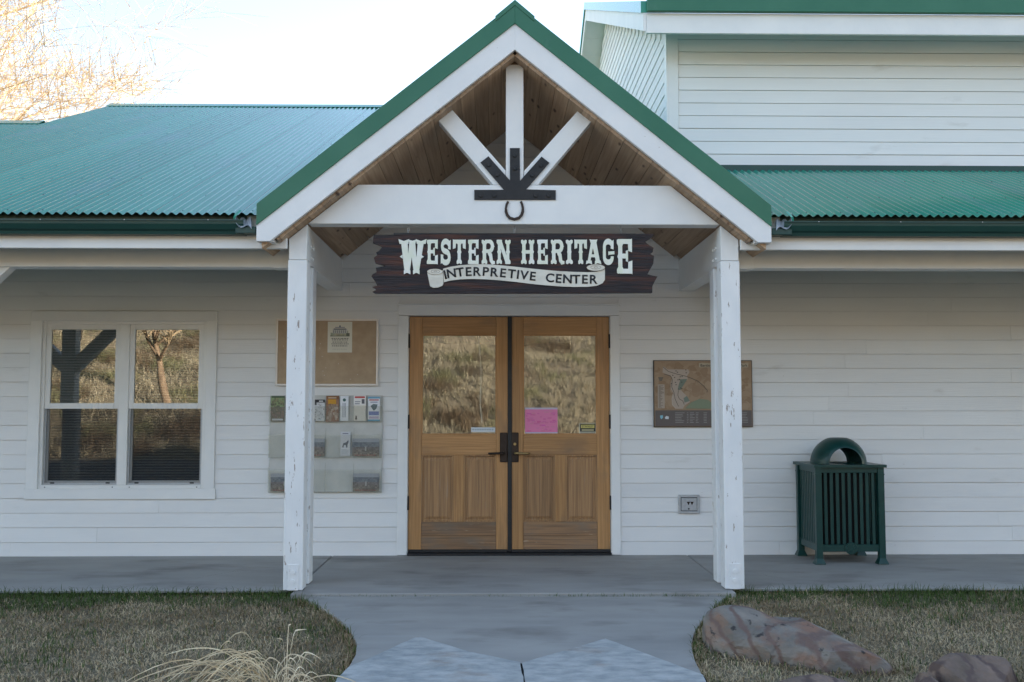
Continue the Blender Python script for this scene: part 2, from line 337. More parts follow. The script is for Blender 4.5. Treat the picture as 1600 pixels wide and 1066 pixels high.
# --- openings on the wall plane
WX0, WX1, WZ0, WZ1 = ux(46, 0, 640), ux(338, 0, 640), uz(779, 0), uz(488, 0)       # window casing, outside
DX0, DX1, DZ1 = ux(622, 0, 670), ux(968, 0, 670), uz(477.5, 0)                       # door casing, outside
WL, WR = -9.0, 16.0
wall = MB()
for a, b, c, d in ((WL, WX0 + .05, 0, 3.28), (WX1 - .05, DX0 + .06, 0, 3.28), (DX1 - .06, WR, 0, 3.28), (WX0 + .05, WX1 - .05, 0, WZ0 + .05), (WX0 + .05, WX1 - .05, WZ1 - .05, 3.28), (DX0 + .06, DX1 - .06, DZ1 - .06, 3.5)):
    wall.box(a, b, .001, .14, c, d)
W = wall.build('front_wall', m_siding, B)
bu = MB().yz([(-.0145, 0), (-.0149, .003), (-.0080, EXP - .0036), (0, EXP - .0036), (0, 0)], 0, 1).build('siding_board', m_siding, W)
bme = bu.data; bpy.data.objects.remove(bu)
def board(x0, x1, z, parent=W, y=0, rz=0, sc=1.0):
    o = bpy.data.objects.new('siding_board', bme); COL.objects.link(o); o.parent = parent
    o.location = (x0, y, z + random.gauss(0, .0006)); o.scale = (x1 - x0, random.uniform(.93, 1.07), sc); o.rotation_euler = (0, 0 if rz else random.gauss(0, .0003), rz); return o
zb = uz(868.6, 0)
for k in range(31):
    z = zb + k * EXP; zt = z + EXP
    hw = 99 if zt < 3.28 else (3.95 - z) / .805 + .05
    segs = [(WL, WR)] if zt < 3.28 else [(Cx - hw, Cx + hw)]
    if hw < .1: break
    for (ox0, ox1, oz0, oz1) in ((WX0, WX1, WZ0, WZ1), (DX0, DX1, -1, DZ1)):
        if z < oz1 - .002 and zt > oz0 + .002 and not (oz1 - z < .03 or zt - oz0 < .03):
            segs = [q for a, b in segs for q in ((a, min(b, ox0)), (max(a, ox1), b)) if q[1] - q[0] > .01]
    for a, b in segs:
        x = a
        first = True
        while x < b - .001:
            L_ = random.uniform(2.2, 4.8); e = b if b - (x + L_) < .5 else x + L_
            if first and b - a > 5: e = min(b, x + random.uniform(1.0, 4.5))
            first = False
            board(x + .0006, e - .0006, z); x = e
# --- window
win = MB()
FX0, FX1, FZ0, FZ1 = ux(64, 0, 640), ux(322, 0, 640), uz(763, 0), uz(503, 0)
cas = .032
Wn = MB().box(FX0, FX0 + .03, -.012, .07, FZ0, FZ1).box(FX1 - .03, FX1, -.012, .07, FZ0, FZ1).box(FX0 + .03, FX1 - .03, -.012, .07, FZ1 - .03, FZ1).box(FX0 + .03, FX1 - .03, -.018, .07, FZ0, FZ0 + .035)
mx = (FX0 + FX1) / 2
Wn.box(mx - .042, mx + .042, -.012, .07, FZ0 + .035, FZ1 - .03)
Wn = Wn.build('window', m_vinyl, B, .003)
for (a, b, c, d) in ((WX0, FX0, FZ0, FZ1), (FX1, WX1, FZ0, FZ1), (WX0, WX1, FZ1, WZ1), (WX0 - .012, WX1 + .012, WZ0, FZ0)):
    box('casing_board', a, b - .0, -.032, .0, c, d, m_white, Wn, .002)
zm = uz(634, 0)
for (a, b) in ((FX0 + .03, mx - .042), (mx + .042, FX1 - .03)):
    # upper sash, forward; lower sash set back behind an insect-screen frame
    s = MB(); t = .045
    s.box(a, a + t, .0, .03, zm - .028, FZ1 - .03).box(b - t, b, .0, .03, zm - .028, FZ1 - .03).box(a + t, b - t, .0, .03, FZ1 - .03 - t, FZ1 - .03).box(a + t, b - t, -.004, .03, zm - .028, zm + .022)
    s.build('sash', m_vinyl, Wn, .002)
    MB().box(a + t, b - t, .014, .018, zm + .022, FZ1 - .03 - t).build('pane', m_glass, Wn)
    s = MB(); t2 = .03; zb0 = FZ0 + .035
    s.box(a, a + t2, .034, .06, zb0, zm - .028).box(b - t2, b, .034, .06, zb0, zm - .028).box(a + t2, b - t2, .034, .06, zb0, zb0 + .035)
    s.build('sash', m_vinyl, Wn, .002)
    MB().box(a + t2, b - t2, .045, .049, zb0 + .035, zm - .028).build('pane', m_glass, Wn)
    MB().box(a + .016, b - .016, .0155, .0160, zb0 + .016, zm - .03).build('insect_screen', m_screen, Wn)
    s = MB(); t3 = .012
    s.box(a + .004, a + .004 + t3, .012, .020, zb0 + .002, zm - .03).box(b - .004 - t3, b - .004, .012, .020, zb0 + .002, zm - .03).box(a + .016, b - .016, .012, .020, zb0 + .002, zb0 + .016)
    s.build('screen_frame', m_steel, Wn)
    for q in (.13, .87): box('latch', a + (b - a) * q - .018, a + (b - a) * q + .018, .006, .0118, zb0 + .010, zb0 + .022, m_black, Wn, .001)
    bl = MB(); z = zb0 + .02
    while z < FZ1 - .06:
        bl.add([(a + .01, .075, z), (b - .01, .075, z), (b - .01, .095, z + .012), (a + .01, .095, z + .012)], [(0, 1, 2, 3)]); z += .0245
    stuff(bl.build('blind', m_blind, Wn))
    for q in (.05, .95): MB().disc((a + (b - a) * q, -.0185, FZ0 + .015), .005, .002, 8).build('screw', m_black, Wn)
MB().box(FX0 - .3, FX1 + .3, .60, .62, 0, 2.7).build('room_backdrop', m_backdrop, B)  # dark backdrop added behind the blinds, stands in for an unlit room
# --- entrance doors
ex0, ex1, ez1 = ux(638, 0, 670), ux(953.5, 0, 670), uz(494, 0)
Dc = MB().box(ex0 - .03, ex0, .0, .12, 0.0, ez1).box(ex1, ex1 + .03, .0, .12, 0.0, ez1).box(ex0 - .03, ex1 + .03, .0, .12, ez1, ez1 + .03).build('door_frame', m_white, B, .002)
box('casing_board', DX0, ex0 - .004, -.034, 0, .005, ez1, m_white, Dc, .002)
box('casing_board', ex1 + .004, DX1, -.034, 0, .005, ez1, m_white, Dc, .002)
box('casing_board', DX0, DX1, -.034, 0, ez1 + .003, DZ1, m_white, Dc, .002)
box('head_flashing', DX0 - .012, DX1 + .012, -.042, 0, DZ1 + .001, DZ1 + .012, m_white, Dc, .002)
box('threshold', ex0, ex1, -.05, .10, 0.001, .022, m_black, Dc, .004)
xm = ux(796.5, 0, 670)
box('astragal', xm - .019, xm + .019, .0, .05, .03, ez1 - .004, m_black, Dc, .003)
def leaf(x0, x1, hinge_left):
    z0, z1 = .04, ez1 - .006
    yF = .012                                         # face of stiles
    D_ = MB().box(x0 + .02, x1 - .02, yF + .016, yF + .034, z0 + .02, uz(684, 0) - .02).build('door', m_oak_v, B)
    st = .115
    zg0, zg1 = uz(679, 0), uz(523, 0)                 # glass
    zp0, zp1 = uz(816, 0), uz(711, 0)                 # panels
    sl = st if hinge_left else .105; sr = .105 if hinge_left else st
    gx0, gx1 = x0 + sl, x1 - sr
    for a, b in ((x0, gx0), (gx1, x1)): box('stile', a, b, yF, yF + .044, z0, z1, m_oak_v, D_, .003)
    xmid = (gx0 + gx1) / 2
    for c, d in ((zg1, z1), (zp1, zg0)): box('rail', gx0 + .001, gx1 - .001, yF + .001, yF + .043, c, d, m_oak_h, D_, .003)
    zmid = z0 + (zp0 - z0) * .52
    box('rail', gx0 + .001, gx1 - .001, yF + .001, yF + .043, z0, zmid - .001, m_worn, D_, .003)
    box('rail', gx0 + .001, gx1 - .001, yF + .001, yF + .043, zmid, zp0, m_worn, D_, .003)
    box('mullion', xmid - .046, xmid + .046, yF + .001, yF + .043, zp0 + .001, zp1 - .001, m_oak_v, D_, .003)
    for a, b in ((gx0, xmid - .046), (xmid + .046, gx1)):
        bm = MB(); i0, i1 = .012, .045
        # moulding ring then a fielded panel
        a0, b0, c0, d0 = a + .001, b - .001, zp0 + .002, zp1 - .002
        def rect(i, y): return [(a0 + i, y, c0 + i), (b0 - i, y, c0 + i), (b0 - i, y, d0 - i), (a0 + i, y, d0 - i)]
        rings = [rect(0, yF + .003), rect(.010, yF + .003), rect(.020, yF + .015), rect(.026, yF + .015), rect(.045, yF + .006), rect(.05, yF + .005)]
        for r in rings: bm.v += r
        for k in range(len(rings) - 1):
            for i in range(4): bm.f.append((k * 4 + i, k * 4 + (i + 1) % 4, k * 4 + 4 + (i + 1) % 4, k * 4 + 4 + i))
        k = (len(rings) - 1) * 4; bm.f.append((k, k + 1, k + 2, k + 3)); bm.build('raised_panel', m_panel, D_)
    MB().box(gx0, gx1, yF + .017, yF + .021, zg0, zg1).build('pane', m_glass, D_)
    gb = MB(); t = .009
    gb.box(gx0, gx0 + t, yF + .004, yF + .0165, zg0, zg1).box(gx1 - t, gx1, yF + .004, yF + .0165, zg0, zg1).box(gx0 + t, gx1 - t, yF + .004, yF + .0165, zg0, zg0 + t).box(gx0 + t, gx1 - t, yF + .004, yF + .0165, zg1 - t, zg1)
    gb.build('glazing_bead', m_oak_v, D_)
    hx = x0 - .008 if hinge_left else x1 - .006
    for py in (533, 659, 786): box('hinge', hx, hx + .014, -.006, yF + .01, uz(py + 11, 0), uz(py - 11, 0), m_black, D_, .002)
    box('door_sweep', x0 + .005, x1 - .005, -.004, yF - .001, .024, .050, m_black, D_, .002)
    # plate and lever
    cxp = ux(787, 0, 690) if hinge_left else ux(804.5, 0, 690)
    box('handle_plate', cxp - .034, cxp + .034, yF - .009, yF - .0005, uz(722.5, 0), uz(676, 0), m_bronze, D_, .006)
    zl = uz(708, 0); s = -1 if hinge_left else 1
    MB().tube([(cxp, yF - .008, zl), (cxp, yF - .05, zl), (cxp + s * .012, yF - .058, zl), (cxp + s * .11, yF - .055, zl - .002), (cxp + s * .135, yF - .04, zl - .003)], [.012, .011, .0105, .009, .009], 10).build('lever_handle', m_bronze if hinge_left else m_brass, D_, smooth=True)
    if not hinge_left:
        MB().disc((cxp, yF - .0095, uz(694, 0)), .013, .006, 14).build('lock_cylinder', m_brass, D_)
    return D_, gx0, gx1, zg0, zg1, yF
DL = leaf(ex0 + .004, xm - .017, True); DRt = leaf(xm + .017, ex1 - .004, False)
# thin white lines drawn on the left pane
cp = [U(748, 524, 0), U(749, 545, 0), U(751.5, 575, 0), U(751, 605, 0), U(750, 630, 0), U(753, 661, 0)]
MB().tube([(x, DL[5] + .0145, z) for x, z in cp], .0024, 5).build('pane_line', m_letter, DL[0])
MB().tube([(x, DL[5] + .0155, z) for x, z in (U(757, 524, 0), U(764, 533, 0), U(771, 548, 0))], .0009, 5).build('pane_line', m_letter, DL[0])

# ------------------------------------------------------------------ lower roof
S5 = 5 / 12.0
ZE = uz(338, YE)
def zmain(y): return ZE + S5 * (y - YE)
SP = .805
AP = uz(5, YG, 805)                                   # top of the gable trim
def zporch(x, drop=0): return AP - drop - SP * abs(x - Cx)
HWf = (ux(1206, YG, 340) - ux(402, YG, 340)) / 2      # half width of the gable
YR1, YR2 = 5.45, 3.35                                 # ridge of the long wing, ridge of its narrow end
XS = -5.66                                            # where the wing steps back
HX0, HY = ux(1044, .12, 120), .12                     # corner and front of the upper hall
PITCHC = .0635
def roofsheet(xa, xb, yend, parent, back=None):
    nx_ = max(2, int(round((xb - xa) / PITCHC * 10)))
    vs, fs = [], []; rows = 5
    for i in range(nx_ + 1):
        x = xa + (xb - xa) * i / nx_
        y0 = YE
        if abs(x - Cx) < HWf - .02: y0 = max(YE, YE + (zporch(x, .075) - ZE) / S5)
        y0 = min(y0, yend - .02)
        wv = .0088 * math.cos(2 * math.pi * x / PITCHC)
        for j in range(rows):
            y = y0 + (yend - y0) * j / (rows - 1)
            vs.append((x, y - wv * .38, zmain(y) + .012 + wv + n3(x, y, .5, 2) * .002 + (.0022 if i >= nx_ - 1 else 0)))
    for i in range(nx_):
        for j in range(rows - 1): k = i * rows + j; fs.append((k, k + rows, k + rows + 1, k + 1))
    return MB().add(vs, fs).build('roof_sheet', m_roof, parent, smooth=True)
def slope_box(x0, x1, y0, y1, t0, t1):               # slab that follows the main pitch, t = offsets below the sheets
    return [(y0, zmain(y0) - t0), (y1, zmain(y1) - t0), (y1, zmain(y1) - t1), (y0, zmain(y0) - t1)]
XLW, XRE = -11.0, 16.0
rf = MB()
rf.yz(slope_box(0, 0, -1.745, YR2, .012, .12), XLW, XS); rf.yz(slope_box(0, 0, -1.745, YR1, .012, .12), XS, Cx - HWf + .02)
rf.yz(slope_box(0, 0, 1.95, YR1, .012, .12), Cx - HWf + .02, HX0 + .02); rf.yz(slope_box(0, 0, -1.745, .2, .012, .12), Cx + HWf - .02, XRE)
zr1, zr2 = zmain(YR1), zmain(YR2)
rf.yz([(YR1 + .002, zr1 - .012), (13.0, zr1 - .012 - S5 * (13 - YR1)), (13.0, zr1 - .12 - S5 * (13 - YR1)), (YR1 + .002, zr1 - .12)], XS, HX0 + .02)
rf.yz([(YR2 + .002, zr2 - .012), (9.0, zr2 - .012 - S5 * (9 - YR2)), (9.0, zr2 - .12 - S5 * (9 - YR2)), (YR2 + .002, zr2 - .12)], XLW, XS)
Rf = rf.build('lower_roof', m_green, B)
x = XS; edges = []
SW = PITCHC * 10
k = 0
xx = XS
while xx < HX0 - .05:
    roofsheet(xx, min(xx + SW, HX0), YR1, Rf) if xx < Cx + HWf else None
    xx += SW
xx = XS
while xx > XLW + .1:
    roofsheet(max(XLW, xx - SW), xx, YR2, Rf); xx -= SW
xx = HX0 + .002
while xx < XRE - .1:
    roofsheet(xx, min(xx + SW, XRE), .042, Rf); xx += SW
# screws through the sheets: every fourth rib, five rows
scr = MB()
for row, yy in enumerate((YE + .06, YE + .62, -.55, .1, .8, 1.55, 2.35, 3.2, 4.1, 5.0)):
    for i in range(-42, 36):
        x = i * PITCHC * 4 + .0
        ymax = YR2 if x < XS else (YR1 if x < HX0 else .05)
        if yy > ymax - .05 or x < XLW + .1 or x > XRE - .1: continue
        if abs(x - Cx) < HWf + .03 and zmain(yy) < zporch(x) + .05: continue
        z = zmain(yy) + .012 + .0075
        scr.add([(x - .006, yy - .006, z - .002), (x + .006, yy - .006, z - .002), (x + .006, yy + .006, z + .003), (x - .006, yy + .006, z + .003), (x, yy, z + .009)], [(0, 1, 4), (1, 2, 4), (2, 3, 4), (3, 0, 4)])
stuff(scr.build('roof_screws', m_gutter, Rf))
# ridge caps, rake edge of the step
def ridgecap(x0, x1, y, z, parent):
    c = MB(); w_ = .16
    c.yz([(y - w_, z + .03 - S5 * w_), (y, z + .045), (y + w_, z + .03 - S5 * w_), (y + w_, z + .024 - S5 * w_), (y, z + .037), (y - w_, z + .024 - S5 * w_)], x0, x1)
    return c.build('ridge_cap', m_roof, parent)
ridgecap(XS - .03, HX0, YR1, zr1, Rf); ridgecap(XLW, XS - .02, YR2, zr2, Rf)
MB().add([(XS - .012, YR2 + .2, zmain(YR2 + .2) - .12), (XS - .012, YR1, zr1 - .12), (XS - .012, YR1, zr1 + .02), (XS - .012, YR2 + .2, zmain(YR2 + .2) + .02),
          (XS + .012, YR2 + .2, zmain(YR2 + .2) - .12), (XS + .012, YR1, zr1 - .12), (XS + .012, YR1, zr1 + .02), (XS + .012, YR2 + .2, zmain(YR2 + .2) + .02)],
         [(0, 1, 2, 3), (7, 6, 5, 4), (0, 4, 5, 1), (1, 5, 6, 2), (2, 6, 7, 3), (3, 7, 4, 0)]).build('rake_trim', m_green, Rf)
# walls at the back and ends keep the rooms dark and throw the long shadow
bw = MB()
bw.box(XS, HX0, 12.4, 12.55, 0, zmain(YR1) - S5 * (12.5 - YR1) - .1).box(XLW, XS, 8.5, 8.65, 0, zmain(YR2) - S5 * (8.6 - YR2) - .1)
bw.yz([(0.15, 0), (12.4, 0), (12.4, zr1 - S5 * (12.4 - YR1) - .13), (YR1, zr1 - .13), (0.15, zmain(.15) - .13)], XS + .02, XS + .15)
bw.yz([(0.15, 0), (8.5, 0), (8.5, zr2 - S5 * (8.5 - YR2) - .13), (YR2, zr2 - .13), (0.15, zmain(.15) - .13)], XLW + .4, XLW + .55)
bw.build('rear_wall', m_siding, B)
# eaves: fascia, gutter, beam on both sides
Zb0, Zb1 = uz(418.5, -1.5), uz(418.5, -1.5) + .286
for sgn, xin, xout, wng in ((-1, Cx - Px - .14, XLW, 'l'), (1, Cx + Px + .14, XRE, 'r')):
    box('eave_fascia', xin + sgn * .002, xout, -1.79, -1.75, uz(389.5, -1.79), zmain(-1.79) - .02, m_white, B, .003)
    box('eave_beam', xin + sgn * .03, xout, -1.50, -1.36, Zb0, Zb1, m_white, B, .004)
    box('beam_strap', xin + sgn * .01, xin + sgn * .17, -1.503, -1.357, Zb0 - .004, Zb1 - .02, m_white, B, .001)
    gx = Cx + sgn * (HWf + (.10 if sgn > 0 else .10))
    zt, zbm = uz(344.5, -1.90), uz(367, -1.88)
    prof = [(-1.792, zt + .055), (-1.792, zbm), (-1.862, zbm), (-1.868, zbm + .022), (-1.885, zbm + .034), (-1.903, zbm + .07), (-1.905, zt - .012), (-1.912, zt - .010), (-1.912, zt), (-1.896, zt), (-1.896, zt - .02), (-1.893, zbm + .072), (-1.876, zbm + .04), (-1.860, zbm + .006), (-1.798, zbm + .006), (-1.798, zt + .055)]
    gt = MB().yz(prof, min(gx, xout), max(gx, xout)).build('gutter', m_gutter, B)
    for i in range(12):
        xq = gx + sgn * (.25 + i * .6); MB().disc((xq, -1.912, zt - .005), .004, .002, 6).build('gutter_screw', m_steel, gt)
    # torn flashing in the valley end of the gutter
    e0 = Cx + sgn * (HWf + .012)
    fl = MB(); pts = []
    for i in range(9):
        a = i / 8; pts.append((e0 + sgn * (.02 + .13 * a), -1.93 + .05 * a * a + .02 * math.sin(5 * a), zt - .075 + .02 * math.sin(a * 7) + .05 * a))
    fl.add([p for p in pts] + [(p[0] + sgn * .015, p[1] + .07, p[2] + .075 + .02 * math.sin(i * 1.7)) for i, p in enumerate(pts)], [(i, i + 1, 10 + i, 9 + i) for i in range(8)])
    fl.build('valley_flashing', m_steel, gt)
    cu = MB(); cv = []
    for i in range(7):
        a = i / 6 * 2.6 - .3
        for q in (0, 1): cv.append((e0 + sgn * (.115 + .03 * math.cos(a) + .02 * q), -1.90 - .03 * math.sin(a) + .02 * q, zt - .015 + .075 * (i / 6) + .012 * q))
    cu.add(cv, [(2 * i, 2 * i + 1, 2 * i + 3, 2 * i + 2) for i in range(6)]).build('valley_flashing', m_roof, gt)
    box('gutter_end', e0, gx + sgn * .06, -1.89, -1.795, zbm + .004, zt - .05, m_gutter, gt, .004)
# Y-braced post further along the walk (its brace shows at the edge and its reflection in the window)
for px_ in (-4.46, 5.35):
    box('walk_post', px_ - .07, px_ + .07, -1.50, -1.36, 0.001, Zb0, m_post, B, .004)
    for s in (-1, 1):
        MB().add([(px_ + s * .07, -1.48, Zb0 - .70), (px_ + s * .07, -1.38, Zb0 - .70), (px_ + s * .07, -1.38, Zb0 - .53), (px_ + s * .07, -1.48, Zb0 - .53),
                  (px_ + s * .77, -1.48, Zb0), (px_ + s * .77, -1.38, Zb0), (px_ + s * .60, -1.38, Zb0), (px_ + s * .60, -1.48, Zb0)],
                 [(0, 1, 2, 3), (4, 5, 6, 7), (0, 4, 5, 1), (3, 2, 6, 7), (0, 3, 7, 4), (1, 5, 6, 2)]).build('knee_brace', m_white, B)

# ------------------------------------------------------------------ entrance porch
YB = YP + .14                                         # back of the front truss
CE = uz(200, 0, 793)                                  # underside of the ceiling at its ridge
def zceil(x): return CE - SP * abs(x - Cx)
zT0, zT1 = uz(350.5, YP), uz(289.5, YP)               # tie beam
zJ = uz(407, YP)
def post(xi, s, y0, y1, ztop, nm='porch_post', base=True):
    x0, x1 = (xi, xi + .14) if s > 0 else (xi - .14, xi)
    p = MB().box(x0, x1, y0, y1, .006, ztop).build(nm, m_post, B, .005)
    if base:
        box('base_plate', x0 + .03, x1 - .03, y0 - .006, y0 - .0005, .006, .19, m_post, p, .002)
        for zz in (.07, .135): MB().disc(((x0 + x1) / 2, y0 - .006, zz), .017, .008, 10).build('bolt', m_post, p)
    return p
for s in (-1, 1):
    xi = Cx + s * Px
    post(xi - s * .003, s, YP, YB, zJ)
    post(xi - s * .002, s, -1.50, -1.36, Zb0 - .002, base=False)
    xo = xi + s * .132
    MB().xz([(xi, zJ + .003), (xo, zJ + .003), (xo, zceil(xo) - .004), (xi + s * .0, zceil(xi) - .004)], YP + .004, YB - .004).build('post_cap', m_white, B, .003)
    bb = box('side_beam', xi + s * .009, xi + s * .149, YB + .001, -.002, Zb0 + .001, Zb1 + .0, m_white, B, .004)
    pl = box('beam_plate', xi + s * .0055, xi + s * .0085, YB + .01, YB + .20, Zb0 + .004, Zb0 + .20, m_white, bb, .001)
    for yy in (YB + .05, YB + .14):
        for zz in (Zb0 + .06, Zb0 + .14):
            c = MB(); q = 8; r_ = .013; x_a, x_b = xi + s * .0055, xi - s * .004
            c.add([(x_a, yy + r_ * math.cos(2 * math.pi * i / q), zz + r_ * math.sin(2 * math.pi * i / q)) for i in range(q)] + [(x_b, yy + r_ * .8 * math.cos(2 * math.pi * i / q), zz + r_ * .8 * math.sin(2 * math.pi * i / q)) for i in range(q)],
                  [tuple(range(q, 2 * q))] + [(i, (i + 1) % q, (i + 1) % q + q, i + q) for i in range(q)])
            c.build('bolt', m_vinyl, bb)
# tie beam, king post, braces
dt = (CE - zT1 - .004) / SP; db = Px + .0
MB().xz([(Cx - dt, zT1), (Cx + dt, zT1), (Cx + min(dt + (zT1 - zT0) / SP, Px + .13), zT0), (Cx - min(dt + (zT1 - zT0) / SP, Px + .13), zT0)], YP, YB).build('tie_beam', m_white, B, .003)
kx0, kx1 = ux(790.5, YP, 200), ux(818, YP, 200)
zk = uz(101, YP)
KP = box('king_post', kx0, kx1, YP + .001, YB - .001, zT1 + .001, zk, m_white, B, .003)
for s, pts in ((-1, [(681, 184), (703, 167.5), (790, 266.5), (790, 289), (770.5, 289)]), (1, [(928.5, 184.5), (907.5, 168), (819, 267), (819, 289), (840.5, 289)])):
    MB().xz([U(px, py, YP) for px, py in pts], YP + .003, YB - .003).build('brace', m_white, B, .003)
# ceiling planks running back from the gable, ridge timber
cw = .128; mb = MB()
mb.xz([(Cx - HWf + .03, zceil(Cx - HWf + .03) + .042), (Cx, CE + .042), (Cx + HWf - .03, zceil(Cx + HWf - .03) + .042), (Cx + HWf - .03, zceil(Cx + HWf - .03) + .12), (Cx, CE + .16), (Cx - HWf + .03, zceil(Cx - HWf + .03) + .12)], YG + .045, 1.9)
PC = mb.build('porch_ceiling', m_plank, B)
pu = MB().box(-.5, .5, 0, 1, 0, 1).build('ceiling_plank', m_plank); pme = pu.data; bpy.data.objects.remove(pu)
ang = math.atan(SP); L_ = min(HWf - .02, (CE - uz(378, YG)) / SP - .012) / math.cos(ang); npl = int(L_ / cw)
for s in (-1, 1):
    for k in range(npl + 1):
        a0 = k * cw; a1 = min((k + 1) * cw - .0035, L_)
        if a1 - a0 < .02: continue
        am = (a0 + a1) / 2; d = am * math.cos(ang)
        o = bpy.data.objects.new('ceiling_plank', pme); COL.objects.link(o); o.parent = PC
        y0 = YG + .042; y1 = -.017 if d < Px - .03 else YB + .02
        o.scale = (a1 - a0, y1 - y0, .024)
        o.rotation_euler = (0, s * ang, 0); o.location = (Cx + s * d, y0, CE - SP * d + .0 + random.uniform(0, .002))
rw = (ux(820, YP, 95) - ux(791, YP, 95)) / 2
box('ridge_beam', Cx - rw, Cx + rw, YP + .004, -.02, zk + .001, CE + .01, m_ridge, B, .004)
# gable fascia, green rake trim, ridge cap
wt, wb = AP - uz(37.5, YG), AP - uz(77.5, YG)
zend = uz(378, YG)
for s in (-1, 1):
    xe = Cx + s * HWf
    dcut = (AP - wb - zend) / SP
    MB().xz([(Cx, AP - wt + .01), (xe, zporch(xe, wt) + .01), (xe, zend), (Cx + s * dcut, zend), (Cx, AP - wb)], YG, YG + .04).build('gable_fascia', m_rake, B, .002)
    MB().xz([(Cx, AP), (xe, zporch(xe)), (xe, zporch(xe, wt)), (Cx, AP - wt)], YG - .012, YG + .10).build('rake_trim', m_green, B, .002)
    box('eave_return', min(xe, xe - s * .12), max(xe, xe - s * .12), YG + .042, YB + .25, zend - .0, zend + .02, m_white, B, .002)
    vs = []; nx_ = 60; y1 = 1.9
    pr = MB(); q0 = []
    for i in range(nx_ + 1):
        y = YG + .05 + (y1 - YG - .05) * i / nx_; wv = .008 * math.cos(2 * math.pi * y / PITCHC)
        q0.append((Cx, y, AP - .03 + wv)); q0.append((xe, y, zporch(xe, .03) + wv))
    pr.add(q0, [(2 * i, 2 * i + 1, 2 * i + 3, 2 * i + 2) for i in range(nx_)]).build('porch_roof', m_roof, B)
MB().xz([(Cx - .145, zporch(Cx - .145, -.012)), (Cx, AP + .02), (Cx + .145, zporch(Cx + .145, -.012)), (Cx + .14, zporch(Cx + .14, .03)), (Cx, AP - .022), (Cx - .14, zporch(Cx - .14, .03))], YG - .018, 1.9).build('ridge_cap', m_green, B, .002)
# steel gusset on the truss
yg = YP - .001
def zz(pts, z6=(660, 140, 4.44)): return [U(z6[0] + a / z6[2], z6[1] + b / z6[2], yg) for a, b in pts]
GP = MB().xz(zz([(360, 698), (565, 697), (403, 508), (458, 465), (607, 632), (607, 408), (675, 408), (677, 635), (826, 467), (881, 510), (720, 694), (925, 700), (925, 767), (360, 767)]), yg - .008, yg).build('gusset_plate', m_black, B)
for a, b in ((460, 523), (519, 593), (640, 458), (641, 548), (823, 526), (762, 595), (405, 735), (498, 735), (784, 735), (875, 735)):
    x, z = zz([(a, b)])[0]; MB().disc((x, yg - .008, z), .017, .010, 10).build('bolt', m_black, GP, .002)

# ------------------------------------------------------------------ upper hall
HYF = -.33                                            # face of its eave fascia
hx1 = 16.5  # hall lengthened out of view to keep the low sun off the foreground
zhall_ = lambda y: uz(19, HYF) + S5 * (y - HYF)
hz0 = zmain(HY) - .03; hzt = uz(52, HY)
HW_ = MB().box(HX0, hx1, HY + .002, HY + .15, 2.2, zhall_(HY) - .15).build('upper_wall', m_siding, B)
z = uz(262, HY, 1300); e2 = .1222
while z < zhall_(HY) - .17: board(HX0 + .095, hx1, z, HW_, HY, 0, e2 / EXP); z += e2
box('corner_board', HX0 - .006, HX0 + .092, HY - .022, HY - .001, 2.6, zhall_(HY) - .17, m_white, HW_, .002)
box('flashing', HX0, hx1, HY - .075, HY - .019, zmain(.04) - .02, uz(261.5, HY, 1300) + .001, m_gutter, HW_, .002)
YRH = 5.3
zfe = uz(19, HYF)                                     # eave line of the hall roof
def zhall(y): return zfe + S5 * (min(y, 2 * YRH - y) - HYF)
hs = MB(); yb = 2 * YRH - HY
hs.yz([(HY + .16, 2.0), (yb, 2.0), (yb, zhall(yb) - .16), (YRH, zhall(YRH) - .16), (HY + .16, zhall(HY + .16) - .16)], HX0, HX0 + .15)
HS = hs.build('gable_wall', m_siding, B)
z = uz(262, HY, 1300)
while z < zhall(YRH) - .2:
    yf = HY if z + e2 < zhall(HY) - .16 else HYF + (z + e2 - zfe + .16) / S5
    # boards laid along +Y on the face looking -X
    o = board(0, yb - (yf - HY) - (yf - 0) if False else max(.1, (2 * YRH - yf) - yf), z, HS, 0, R(-90), e2 / EXP)
    o.location = (HX0, 2 * YRH - yf, z); z += e2
box('corner_board', HX0 - .022, HX0 - .0065, HY - .022, HY + .085, 2.6, zhall_(HY) - .17, m_white, HS, .002)
xrk = ux(1005, HYF, 40)                               # outer face of the rake
hr = MB()
for y0, y1 in ((HYF + .02, YRH), (YRH, 2 * YRH - HYF)):
    hr.yz([(y0, zhall(y0) - .02), (y1, zhall(y1) - .02), (y1, zhall(y1) - .14), (y0, zhall(y0) - .14)], xrk + .03, hx1)
HR = hr.build('upper_roof', m_white, B)
fz = uz(50.5, HYF)
box('eave_fascia', xrk + .03, hx1, HYF, HYF + .03, fz, zfe - .001, m_white, HR, .003)
box('eave_trim', xrk + .03, hx1, HYF - .05, HYF - .001, zfe, zfe + .13, m_green, HR, .004)
for (y0, y1) in ((HYF, YRH), (YRH, 2 * YRH - HYF)):
    MB().yz([(y0, zhall(y0) + .0), (y1, zhall(y1)), (y1, zhall(y1) - .165), (y0, zhall(y0) - .165)], xrk, xrk + .028).build('rake_fascia', m_white, HR)
    MB().yz([(y0, zhall(y0) + .11), (y1, zhall(y1) + .11), (y1, zhall(y1) + .001), (y0, zhall(y0) + .001)], xrk - .02, xrk + .2).build('rake_trim', m_roof, HR)
    n_pl = 16
    for i in range(n_pl):
        a, b = y0 + (y1 - y0) * i / n_pl + (.04 if i == 0 else 0), y0 + (y1 - y0) * (i + 1) / n_pl - .006
        MB().yz([(a, zhall(a) - .142), (b, zhall(b) - .142), (b, zhall(b) - .158), (a, zhall(a) - .158)], xrk + .029, HX0 - .001).build('soffit_board', m_white, HR)
